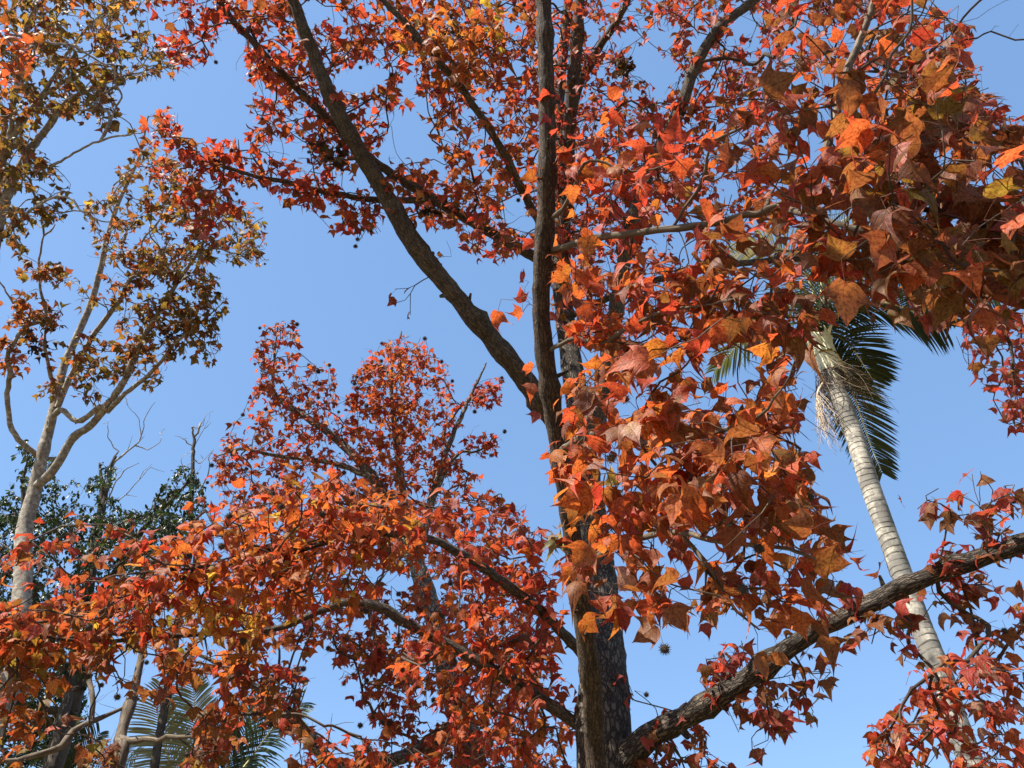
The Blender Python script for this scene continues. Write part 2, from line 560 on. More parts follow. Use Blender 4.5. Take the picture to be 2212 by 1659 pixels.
def petioles(B, a, b, r, col):
    M = len(a)
    if M == 0:
        return
    d = unit(b - a)
    x = unit(np.cross(d, np.array([0.3, 0.5, 0.81])))
    y = np.cross(d, x)
    mid = (a + b) / 2 + np.array([0, 0, 0.06]) * np.linalg.norm(b - a, axis=1, keepdims=True)
    v = []
    for q in (a, mid, b):
        for k in range(3):
            t = k * 2.0944
            v.append(q + r[:, None] * (math.cos(t) * x + math.sin(t) * y))
    v = np.stack(v, 1)
    q = []
    for s in (0, 3):
        for k in range(3):
            q.append((s + k, s + (k + 1) % 3, s + 3 + (k + 1) % 3, s + 3 + k))
    Q = (np.array(q)[None] + (np.arange(M) * 9)[:, None, None]).reshape(-1, 4)
    c = np.tile(np.array([*col, 0.5], np.float32), (M * 9, 1))
    uv = np.tile(np.array([0.3, -3.0], np.float32), (M * 9, 1))
    B.add(v.reshape(-1, 3), None, Q, c, uv)


RED = (0.47, 0.062, 0.034)
CRIM = (0.36, 0.052, 0.034)
ORED = (0.49, 0.094, 0.034)
ORA = (0.49, 0.128, 0.034)
YEL = (0.50, 0.25, 0.050)
BRO = (0.255, 0.080, 0.030)
OLI = (0.24, 0.128, 0.030)
DOL = (0.16, 0.092, 0.022)
DRB = (0.22, 0.098, 0.026)
PINK = (0.46, 0.19, 0.15)  # pinkish tint standing in for sky sheen on leaf tops


def palette(rng, M, opts):
    cols = np.array([o[0] for o in opts])
    w = np.array([o[1] for o in opts], float)
    k = rng.choice(len(opts), M, p=w / w.sum())
    c = cols[k] * rng.uniform(0.72, 1.22, (M, 1))
    c[:, 1] *= rng.uniform(0.78, 1.22, M)
    return c


# ------------------------------------------------------------------ branching
class Skeleton:
    def __init__(self, cap=60000):
        self.p = np.zeros((cap, 3)); self.t = np.zeros((cap, 3)); self.par = np.full(cap, -1, int)
        self.r = np.zeros(cap); self.n = 0; self.fixed = 0; self.chains = []

    def limb(self, pts, rad, start=0.0):
        q, r = spline(pts, rad, 0.10)
        t = unit(np.gradient(q, axis=0))
        k0 = int(start * len(q))
        for i in range(k0, len(q)):
            self.p[self.n] = q[i]; self.t[self.n] = t[i]; self.r[self.n] = r[i]
            self.n += 1
        self.fixed = self.n

    def grow(self, shoots, rng, step=0.11, lean=0.55, wander=0.012, sag=0.10):
        if len(shoots) == 0:
            return
        base = self.p[:self.n]
        dm = np.array([np.min(np.sum((base - s) ** 2, 1)) for s in shoots])
        order = np.argsort(dm)
        ends = np.zeros((len(shoots), 3))
        for k in order:
            s = shoots[k]
            d = s - self.p[:self.n]
            D = np.linalg.norm(d, axis=1) + 1e-6
            ca = np.sum(d * self.t[:self.n], 1) / D
            cost = D * (1 + lean * (1 - ca)) + np.where(D < 0.03, 9, 0)
            i = int(np.argmin(cost))
            L = D[i]
            p0 = self.p[i]
            ctrl = p0 + self.t[i] * L * 0.38 + np.array([0, 0, sag * L])
            n = max(2, int(math.ceil(L / step)))
            w = np.linspace(0, 1, n + 1)[1:, None]
            path = (1 - w) ** 2 * p0 + 2 * w * (1 - w) * ctrl + w * w * s
            jit = rng.normal(0, wander * min(1.0, L * 2.5), path.shape)
            jit[-1] = 0
            path = path + jit
            full = np.vstack([p0, path])
            tg = unit(np.diff(full, axis=0))
            par = i
            idx = [i]
            for q, tt in zip(path, tg):
                self.p[self.n] = q; self.t[self.n] = tt; self.par[self.n] = par
                par = self.n; idx.append(self.n); self.n += 1
            self.chains.append(idx)
            ends[k] = tg[-1]
        return ends

    def twig_mesh(self, B, r0=0.0016, power=0.46, rmax=0.02, bare=0):
        rg = np.random.default_rng(self.n)
        for _ in range(bare):
            i = int(rg.integers(self.fixed // 2, self.n))
            p = self.p[i]
            d = unit(self.t[i] * 0.5 + rg.normal(0, 0.7, 3) + np.array([0, 0, 0.15]))
            m = int(rg.integers(2, 5))
            pts = [p]
            for _k in range(m):
                d = unit(d + rg.normal(0, 0.35, 3))
                pts.append(pts[-1] + d * rg.uniform(0.03, 0.075))
            tube(B, np.array(pts), np.linspace(r0 * 0.9, r0 * 0.45, len(pts)), 4)
        cnt = np.zeros(self.n)
        for ch in self.chains:
            cnt[ch[-1]] += 1
        for i in range(self.n - 1, self.fixed - 1, -1):
            if self.par[i] >= 0:
                cnt[self.par[i]] += cnt[i]
        rad = np.minimum(r0 * np.maximum(cnt, 1) ** power, rmax)
        for ch in self.chains:
            pts = self.p[ch]
            rr = rad[ch].copy()
            rr[0] = min(rr[1] * 1.15, 0.8 * self.r[ch[0]] if ch[0] < self.fixed else 9)
            if len(pts) > 3:
                pts, rr = spline(pts, rr, 0.06)
            tube(B, pts, rr, 6 if rr[0] > 0.004 else 4)


def sample_poly(rng, poly, n, holes, t0, t1, dens=None):
    poly = [tuple(p) for p in poly]
    xs = [p[0] for p in poly]; ys = [p[1] for p in poly]
    X, Y = np.zeros(0), np.zeros(0)
    guard = 0
    while len(X) < n * 5 + 1 and guard < 60:
        x = rng.uniform(min(xs), max(xs), n * 3); y = rng.uniform(min(ys), max(ys), n * 3)
        ok = inside(x, y, poly) & ~in_any(x, y, holes)
        X = np.concatenate([X, x[ok]]); Y = np.concatenate([Y, y[ok]])
        guard += 1
    t = rng.uniform(t0, t1, len(X))
    pool = PV(X, Y, t)
    n = min(n, len(pool))
    if n < 3:
        return pool[:n]
    out = np.zeros((n, 3))
    out[0] = pool[0]
    k = max(1, min(5, (len(pool) - 1) // (n - 1)))
    for i in range(1, n):                     # best of k candidates: even spacing, no tufts
        c = pool[1 + (i - 1) * k:1 + i * k]
        d = np.min(np.sum((c[:, None] - out[None, :i]) ** 2, 2), 1)
        out[i] = c[int(np.argmax(d))]
    return out


def foliage(B, rng, tpl, shoots, dirs, per, size, pal, holes, spread=0.13, pet=0.05, droop=0.45, up=0.9, curl=1.0, petr=0.0009,
            toward=0.0, hole_keep=0.03):
    """leaves round the ends of the twigs"""
    M = len(shoots)
    k = rng.poisson(per, M).clip(1, None)
    idx = np.repeat(np.arange(M), k)
    n = len(idx)
    along = rng.uniform(0, 1, n)[:, None]
    node = shoots[idx] - dirs[idx] * along * spread
    pd = unit(rng.normal(0, 1, (n, 3)) * 0.8 + dirs[idx] * 0.6 + np.array([0, 0, -0.25]))
    L = pet * rng.uniform(0.6, 1.4, (n, 1))
    base = node + pd * L
    ax = unit(pd * 0.75 + rng.normal(0, 0.42, (n, 3)) + np.array([0, 0, -droop]))
    nn = np.array([0, 0, up]) + SUN_DIR * 0.25 + rng.normal(0, 0.55, (n, 3))
    if toward:
        nn = nn + toward * unit(CAM - base)
    sz = size * np.minimum(rng.uniform(0.5, 1.3, n), 1.15)
    c = base + ax * (sz * 0.33)[:, None]
    px, py, _ = project(c)
    bad = in_any(px, py, holes)
    tipx, tipy, _ = project(base + ax * (sz * 0.8)[:, None])
    bad |= in_any(tipx, tipy, holes) & (rng.random(n) < 0.75)
    ok = ~bad | (rng.random(n) < hole_keep)
    col = palette(rng, n, pal)
    leaves(B, rng, tpl, base[ok], ax[ok], nn[ok], sz[ok], col[ok], curl)
    petioles(B, node[ok], base[ok], np.full(ok.sum(), petr), (0.22, 0.07, 0.035))
    return ok.sum()


# ------------------------------------------------------------------ seed balls
def seed_mesh():
    B = Build()
    n = 90
    i = np.arange(n) + 0.5
    phi = np.arccos(1 - 2 * i / n); th = math.pi * (1 + 5 ** 0.5) * i
    d = np.stack([np.cos(th) * np.sin(phi), np.sin(th) * np.sin(phi), np.cos(phi)], 1)
    rings, seg = 8, 12
    vs = [(0, 0, 1.0)]
    for a in range(1, rings):
        for b in range(seg):
            p, q = math.pi * a / rings, 2 * math.pi * b / seg
            vs.append((math.sin(p) * math.cos(q), math.sin(p) * math.sin(q), math.cos(p)))
    vs.append((0, 0, -1.0))
    t, qd = [], []
    for b in range(seg):
        t.append((0, 1 + b, 1 + (b + 1) % seg))
        o = 1 + (rings - 2) * seg
        t.append((len(vs) - 1, o + (b + 1) % seg, o + b))
    for a in range(rings - 2):
        for b in range(seg):
            o = 1 + a * seg
            qd.append((o + b, o + seg + b, o + seg + (b + 1) % seg, o + (b + 1) % seg))
    B.add(np.array(vs) * 0.74, t, qd)
    x = unit(np.cross(d, np.array([0.2, 0.4, 0.9]))); y = np.cross(d, x)
    rr = np.random.default_rng(5)
    ln = rr.uniform(1.05, 1.45, n)[:, None]
    bend = unit(d + rr.normal(0, 0.18, (n, 3)))
    for k in range(3):
        pass
    tri = np.stack([d * 0.68 + 0.085 * (math.cos(2.0944 * k) * x + math.sin(2.0944 * k) * y) for k in range(3)] + [bend * ln], 1)
    T = (np.array([(0, 1, 3), (1, 2, 3), (2, 0, 3)])[None] + (np.arange(n) * 4)[:, None, None]).reshape(-1, 3)
    B.add(tri.reshape(-1, 3), T)
    return B


_seed = None
_seed_tan = None


def seed_sites(rng, px, py, n):
    """outer twig ends, where the balls stand out against the sky, and some inside the crown"""
    ok = np.where((px > 0) & (px < 2212) & (py > 0) & (py < 1659))[0]
    edge = np.zeros(len(px), bool)
    for dx, dy in ((16, 0), (-16, 0), (0, 16), (0, -16)):
        edge |= in_any(px + dx, py + dy, HOLES)
    w = np.where(edge[ok], 5.0, 1.0)
    return rng.choice(ok, min(n, len(ok)), replace=False, p=w / w.sum())


def seed_balls(parent, base, pts, rng, size=0.017, tan=False):
    global _seed, _seed_tan
    for p in pts:
        if _seed is None:
            o = seed_mesh().make("seed_ball", M_SEED, parent, None, False)
            _seed = o
            _seed_tan = o.data.copy()
            _seed_tan.materials[0] = M_SEEDTAN
        else:
            o = _seed.copy()
            COL.objects.link(o)
            o.parent = parent
        if tan:
            o.data = _seed_tan
        else:
            o.data = _seed.data
        s = size * rng.uniform(0.85, 1.15)
        o.scale = (s, s, s)
        o.rotation_euler = rng.uniform(0, 6, 3)
        o.location = p - np.asarray(base)


def ground_at(p):
    return np.array([p[0], p[1], 0.0])


# ------------------------------------------------------------------ ground
def make_ground():
    m, N, L = new_mat("lawn_and_leaf_litter")
    tc = N.new("ShaderNodeTexCoord")
    a = nd(N, "ShaderNodeTexNoise", Scale=0.35, Detail=6.0, Roughness=0.6)
    b = nd(N, "ShaderNodeTexNoise", Scale=14.0, Detail=6.0, Roughness=0.75)
    L.new(tc.outputs["Object"], a.inputs["Vector"]); L.new(tc.outputs["Object"], b.inputs["Vector"])
    g = ramp(N, L, b.outputs[0], [(0.3, (0.025, 0.04, 0.012)), (0.6, (0.07, 0.09, 0.03)), (0.75, (0.16, 0.12, 0.05))])
    e = ramp(N, L, b.outputs[0], [(0.3, (0.09, 0.06, 0.035)), (0.6, (0.24, 0.13, 0.06)), (0.75, (0.36, 0.17, 0.06))])
    col = mixc(N, L, maprange(N, L, a.outputs[0], 0.4, 0.6, 0, 1), g, e)
    pb = nd(N, "ShaderNodeBsdfPrincipled", Roughness=0.95)
    bp = nd(N, "ShaderNodeBump", Strength=0.6, Distance=0.03)
    L.new(b.outputs[0], bp.inputs["Height"]); L.new(bp.outputs[0], pb.inputs["Normal"])
    L.new(col, pb.inputs["Base Color"])
    out = N.new("ShaderNodeOutputMaterial"); L.new(pb.outputs[0], out.inputs[0])
    B = Build()
    k = 41
    s = np.sign(np.linspace(-1, 1, k)) * np.abs(np.linspace(-1, 1, k)) ** 3 * 1500
    X, Y = np.meshgrid(s, s, indexing='ij')
    far = np.clip(np.hypot(X, Y) - 8, 0, 60) / 60
    Z = far * (0.5 * np.sin(X * 0.05) * np.cos(Y * 0.04))
    i, j = np.meshgrid(np.arange(k - 1), np.arange(k - 1), indexing='ij')
    q = (i * k + j).ravel()
    B.add(np.stack([X, Y, Z], -1).reshape(-1, 3), None, np.stack([q, q + k, q + k + 1, q + 1], 1))
    o = B.make("ground", m)
    o["kind"] = "structure"
    o["label"] = "lawn strewn with fallen autumn leaves under the trees"


make_ground()

# ------------------------------------------------------------------ gaps where the photograph shows open sky
HOLES = [
    [(377,187),(410,147),(433,137),(457,123),(467,80),(493,53),(530,83),(523,110),(520,180),(547,190),(550,207),(507,213),(493,253),(490,287),(467,293),(443,300),(407,303),(390,263),(370,230),(343,220),(333,240),(310,247),(287,277),(283,227),(240,210),(247,197),(287,180),(343,170),(353,180)],
    [(693,7),(720,13),(730,33),(700,33),(696,57),(686,60),(670,53),(660,33),(663,7)],
    [(710,163),(746,143),(766,150),(796,160),(833,133),(850,120),(840,157),(833,183),(800,197),(783,203),(766,190),(750,200),(733,193),(720,187)],
    [(886,220),(906,213),(916,240),(913,253),(933,266),(936,283),(926,310),(946,323),(963,320),(953,340),(953,353),(966,373),(940,380),(930,357),(930,337),(900,340),(863,350),(843,363),(836,330),(830,306),(846,287),(863,273),(833,263),(853,240),(870,233)],
    [(573,310),(620,307),(660,297),(670,347),(646,333),(620,360),(613,337),(583,337)],
    [(633,450),(700,473),(713,467),(740,480),(703,493),(730,507),(740,500),(753,527),(793,520),(826,507),(826,467),(840,483),(853,507),(900,535),(970,490),(985,553),(1030,600),(1120,740),(1150,800),(1180,850),(1130,860),(1090,870),(1085,810),(1060,815),(1000,865),(980,830),(965,780),(900,715),(810,740),(770,780),(757,845),(735,850),(722,795),(690,765),(660,790),(655,715),(640,690),(565,690),(545,770),(540,860),(500,890),(470,960),(450,930),(430,880),(400,860),(400,830),(450,800),(480,760),(490,700),(500,640),(530,580),(575,600),(585,520),(575,450)],
    [(740,367),(773,372),(776,430),(755,425),(745,400)],
    [(1106,413),(1133,433),(1159,480),(1153,500),(1126,500),(1100,500),(1092,440)],
    [(1363,13),(1379,33),(1396,43),(1393,70),(1383,90),(1396,110),(1416,117),(1436,130),(1456,127),(1466,147),(1459,167),(1476,157),(1479,180),(1463,193),(1449,180),(1426,193),(1413,173),(1383,170),(1369,197),(1363,167),(1359,100),(1373,67),(1376,43),(1363,40)],
    [(1490,80),(1520,70),(1515,100),(1498,135)],
    [(1566,67),(1606,57),(1639,43),(1653,20),(1640,60),(1626,83),(1590,83)],
    [(1533,247),(1549,243),(1549,277),(1539,267)],
    [(1592,285),(1606,283),(1606,303),(1594,306)],
    [(1563,387),(1590,383),(1590,400),(1568,406)],
    [(1553,420),(1593,430),(1586,440),(1556,463)],
    [(2022,0),(2030,-60),(2300,-60),(2300,200),(2212,200),(2180,195),(2150,185),(2130,175),(2120,125),(2123,150),(2085,110),(2099,83),(2089,73),(2100,45),(2052,23),(2030,25)],
    [(1709,70),(1736,40),(1760,60),(1790,60),(1810,55),(1840,70),(1845,95),(1840,115),(1825,130),(1815,115),(1800,85),(1770,95),(1740,80),(1720,100)],
    [(1860,90),(1905,30),(1935,40),(1925,75),(1900,95),(1870,95)],
    [(1945,60),(1985,35),(1975,80),(1935,85)],
    [(1880,150),(1905,125),(1930,150),(1925,175),(1880,160)],
    [(1790,440),(1822,433),(1845,457),(1859,467),(1846,483),(1839,500),(1806,493),(1796,467)],
    [(2145,325),(2175,330),(2200,380),(2212,400),(2195,370),(2165,350)],
    [(1440,690),(1490,680),(1510,700),(1480,720),(1450,715)],
    # the big openings either side of the palm
    [(1810,835),(1850,705),(2010,712),(2060,740),(2090,800),(2130,860),(2150,925),(2212,935),(2212,1050),(2150,1030),(2080,1010),(1990,1060),(1970,1110),(2000,1180),(1950,1200),(1870,1130),(1840,1080),(1780,1030),(1745,960),(1755,880),(1735,800),(1775,760)],
    [(1133,1106),(1206,1106),(1210,1136),(1183,1143),(1156,1133),(1140,1126)],
    [(1085,900),(1150,910),(1165,1000),(1190,1060),(1206,1106),(1140,1110),(1110,1080),(1060,1035),(1000,1015),(1000,985),(1070,995),(1085,940),(1050,925),(1000,930),(990,880),(1040,880)],
    [(1349,1416),(1383,1396),(1429,1383),(1446,1373),(1503,1366),(1533,1383),(1546,1406),(1546,1426),(1516,1440),(1509,1470),(1523,1490),(1509,1506),(1459,1536),(1373,1583),(1359,1553),(1373,1520),(1373,1490),(1356,1506),(1353,1473)],
    [(1800,1440),(1900,1385),(1945,1430),(1985,1470),(1900,1540),(1870,1600),(1860,1659),(1700,1680),(1710,1600),(1790,1560)],
    [(1410,1200),(1440,1190),(1480,1200),(1486,1220),(1473,1240),(1430,1220)],
    [(1500,1160),(1560,1165),(1560,1185),(1540,1220),(1500,1190)],
    [(1490,1230),(1510,1245),(1505,1300),(1490,1290)],
    [(200,1459),(217,1473),(233,1503),(273,1506),(277,1526),(290,1536),(327,1543),(333,1546),(310,1573),(333,1599),(330,1659),(260,1659),(253,1606),(230,1603),(213,1586),(187,1596),(160,1606),(143,1603),(110,1603),(147,1573),(167,1553),(197,1549),(193,1506)],
    [(277,1400),(315,1410),(345,1440),(320,1470),(270,1450),(250,1465),(235,1450),(265,1425)],
    [(393,1496),(433,1470),(466,1506),(466,1533),(426,1523)],
    [(656,1466),(693,1396),(713,1383),(720,1440),(743,1473),(773,1460),(786,1483),(783,1513),(766,1526),(786,1556),(806,1563),(813,1590),(743,1596),(716,1590),(736,1580),(713,1556),(696,1530),(686,1540),(670,1543),(676,1566),(663,1553),(650,1530),(670,1490)],
    [(740,1240),(770,1236),(833,1236),(853,1240),(873,1256),(863,1273),(833,1280),(810,1266),(786,1246)],
    [(836,1293),(873,1320),(870,1332),(840,1322)],
    [(566,1410),(620,1406),(613,1433),(593,1443),(560,1426)],
    [(833,1600),(870,1606),(886,1633),(873,1653),(836,1640)],
    [(903,1500),(950,1493),(950,1516),(906,1513)],
    [(440,1165),(475,1150),(485,1190),(450,1200)],
    [(1086,1636),(1106,1640),(1110,1700),(1080,1700)],
    [(1885,1120),(1932,1108),(1990,1195),(2010,1255),(1962,1285)],
    [(1962,1305),(2005,1290),(2055,1400),(2018,1430)],
    [(338,1560),(375,1500),(415,1500),(420,1600),(385,1659),(338,1659)],
    [(505,1575),(560,1560),(630,1600),(600,1659),(510,1659)],
    [(1745,752),(1790,738),(1818,755),(1832,850),(1762,872)],
    [(1800,700),(1850,712),(1900,800),(1880,830),(1815,790)],
    [(1555,748),(1610,733),(1645,785),(1570,795)],
    [(1572,535),(1610,522),(1632,575),(1600,592)],
    # left tree
    [(133,257),(157,283),(167,297),(187,283),(213,287),(233,297),(243,310),(247,387),(233,400),(220,430),(197,427),(180,430),(153,420),(147,383),(123,370),(110,360),(93,320),(100,287)],
    [(150,480),(200,530),(205,560),(170,600),(120,560),(70,560),(60,520),(70,480),(110,500)],
    [(0,500),(40,565),(25,600),(20,680),(0,740)],
    [(300,850),(330,840),(380,830),(460,810),(480,870),(450,990),(420,990),(360,1010),(340,1050),(300,1080),(270,1040),(250,990),(200,980),(150,1040),(130,990),(150,900),(230,860)],
]

# ------------------------------------------------------------------ rough-barked sweet gum (behind) with its limbs
rng = np.random.default_rng(11)


def build_rough_tree():
    base = ground_at(P(1308, 1659, 4.2))
    root = thing("sweet_gum_tree", "thick rough barked sweet gum with plated trunk at bottom centre and red leaved limbs overhead", "tree", base)
    sk = Skeleton()
    trunk = [base + [0.02, 0.05, 0], base + [0.0, 0.02, 1.0], P(1308, 1659, 4.2), P(1303, 1450, 4.65), P(1292, 1250, 5.3), P(1268, 1060, 5.7), P(1250, 886, 6.1),
             P(1222, 700, 6.8), P(1206, 540, 7.3), P(1203, 380, 7.7), P(1208, 200, 8.1), P(1228, 0, 8.5), P(1240, -180, 8.9)]
    tr = [0.19, 0.175, 0.16, 0.142, 0.125, 0.11, 0.095, 0.085, 0.078, 0.07, 0.06, 0.05, 0.03]
    B = Build()
    q, r = spline(trunk, tr, 0.06)
    tube(B, q, r, 28, rough=0.035, rng=rng)
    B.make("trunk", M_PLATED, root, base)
    limbs = {
        "left": ([P(1235, 960, 5.95), P(1180, 885, 5.85), P(1110, 790, 5.75), P(1040, 705, 5.7), P(960, 610, 5.65), P(890, 520, 5.6), P(835, 425, 5.6), P(775, 325, 5.55), P(715, 210, 5.5), P(670, 100, 5.5), P(632, 0, 5.5), P(590, -110, 5.5)],
                 [0.085, 0.078, 0.073, 0.070, 0.066, 0.063, 0.061, 0.056, 0.051, 0.045, 0.038, 0.026], "plated"),
        "right_low": ([P(1318, 1685, 4.22), P(1385, 1605, 4.12), P(1480, 1550, 4.0), P(1560, 1500, 3.9), P(1650, 1440, 3.85), P(1740, 1375, 3.8), P(1850, 1320, 3.75), P(1960, 1265, 3.7), P(2060, 1222, 3.68), P(2150, 1195, 3.65), P(2230, 1165, 3.6), P(2400, 1100, 3.55)],
                      [0.13, 0.068, 0.054, 0.050, 0.047, 0.0445, 0.0425, 0.040, 0.0375, 0.035, 0.032, 0.019], "plated"),
        "right_up": ([P(1262, 1020, 5.75), P(1295, 880, 5.8), P(1322, 740, 6.0), P(1345, 580, 6.1), P(1380, 430, 6.2), P(1425, 320, 6.25), P(1468, 240, 6.3), P(1500, 150, 6.35), P(1550, 65, 6.4), P(1630, 0, 6.5), P(1730, -90, 6.6)],
                     [0.07, 0.064, 0.06, 0.058, 0.055, 0.052, 0.05, 0.046, 0.042, 0.036, 0.02], "smooth"),
        "up_second": ([P(1218, 660, 6.9), P(1215, 520, 7.0), P(1222, 400, 7.1), P(1231, 270, 7.1), P(1240, 150, 7.1), P(1250, 40, 7.1), P(1262, -120, 7.2)],
                      [0.07, 0.065, 0.062, 0.06, 0.056, 0.05, 0.03], "smooth"),
        "left_second": ([P(1208, 590, 7.0), P(1150, 552, 6.6), P(1090, 520, 6.4), P(1009, 473, 6.3), P(903, 410, 6.2), P(820, 357, 6.2), P(746, 293, 6.2), P(700, 250, 6.1), P(645, 195, 6.1), P(575, 120, 6.0), P(515, 58, 6.0), P(470, 0, 6.0), P(410, -70, 6.0)],
                        [0.05, 0.046, 0.044, 0.042, 0.04, 0.037, 0.034, 0.032, 0.029, 0.025, 0.022, 0.018, 0.01], "smooth"),
        "left_third": ([P(985, 462, 6.3), P(930, 434, 6.15), P(820, 433, 6.0), P(730, 420, 5.9), P(670, 407, 5.9), P(620, 393, 5.9), P(553, 381, 5.9), P(490, 362, 5.9), P(420, 345, 5.9)],
                       [0.026, 0.025, 0.024, 0.022, 0.021, 0.019, 0.016, 0.013, 0.008], "smooth"),
        "left_top": ([P(1212, 560, 7.1), P(1165, 480, 6.2), P(1130, 415, 5.7), P(1085, 325, 5.5), P(1033, 243, 5.4), P(996, 187, 5.4), P(953, 140, 5.3), P(896, 73, 5.3), P(826, 0, 5.3), P(750, -70, 5.3)],
                     [0.034, 0.031, 0.029, 0.027, 0.026, 0.025, 0.023, 0.02, 0.017, 0.01], "smooth"),
        "top_right": ([P(1205, 330, 7.8), P(1245, 200, 7.5), P(1290, 110, 7.3), P(1330, 50, 7.2), P(1370, -20, 7.1), P(1450, -120, 7.1)],
                      [0.045, 0.04, 0.037, 0.033, 0.028, 0.016], "smooth"),
        "far_right": ([P(1218, 690, 6.85), P(1400, 610, 6.4), P(1700, 560, 5.8), P(2000, 590, 5.2), P(2120, 650, 4.95), P(2180, 740, 4.85), P(2190, 820, 4.8)],
                      [0.03, 0.028, 0.024, 0.018, 0.013, 0.009, 0.005], "smooth"),
        "arch_high": ([P(1290, 1450, 4.65), P(1180, 1330, 4.3), P(1090, 1260, 4.1), P(1010, 1205, 4.0), P(930, 1165, 3.95), P(850, 1152, 3.9), P(760, 1160, 3.9), P(650, 1188, 3.85), P(560, 1215, 3.8), P(430, 1225, 3.75), P(280, 1240, 3.7)],
                      [0.032, 0.028, 0.025, 0.022, 0.02, 0.018, 0.016, 0.013, 0.011, 0.009, 0.006], "smooth"),
        "arch_low": ([P(1298, 1600, 4.35), P(1150, 1500, 4.5), P(1000, 1410, 4.6), P(885, 1350, 4.6), P(820, 1312, 4.6), P(760, 1300, 4.6), P(690, 1320, 4.55), P(640, 1345, 4.5), P(540, 1365, 4.4), P(400, 1372, 4.3), P(200, 1385, 4.1), P(40, 1365, 4.0)],
                     [0.036, 0.033, 0.031, 0.029, 0.027, 0.025, 0.022, 0.019, 0.016, 0.013, 0.01, 0.006], "smooth"),
    }
    sk.limb(trunk[6:], tr[6:])
    for nm, (pts, rad, bk) in limbs.items():
        LB = Build()
        q, r = spline(pts, rad, 0.05)
        q = q + np.vstack([np.zeros((1, 3)), rng.normal(0, 0.0025, (len(q) - 1, 3))])
        limb_detail(LB, q, r, rng, 9 if rad[0] > 0.05 else 6)
        tube(LB, q, r, 16 if rad[0] > 0.05 else 9, rough=0.05, rng=rng)
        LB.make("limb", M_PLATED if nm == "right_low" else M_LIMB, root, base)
        sk.limb(pts, rad, 0.18)
    H = HOLES
    topband = -120
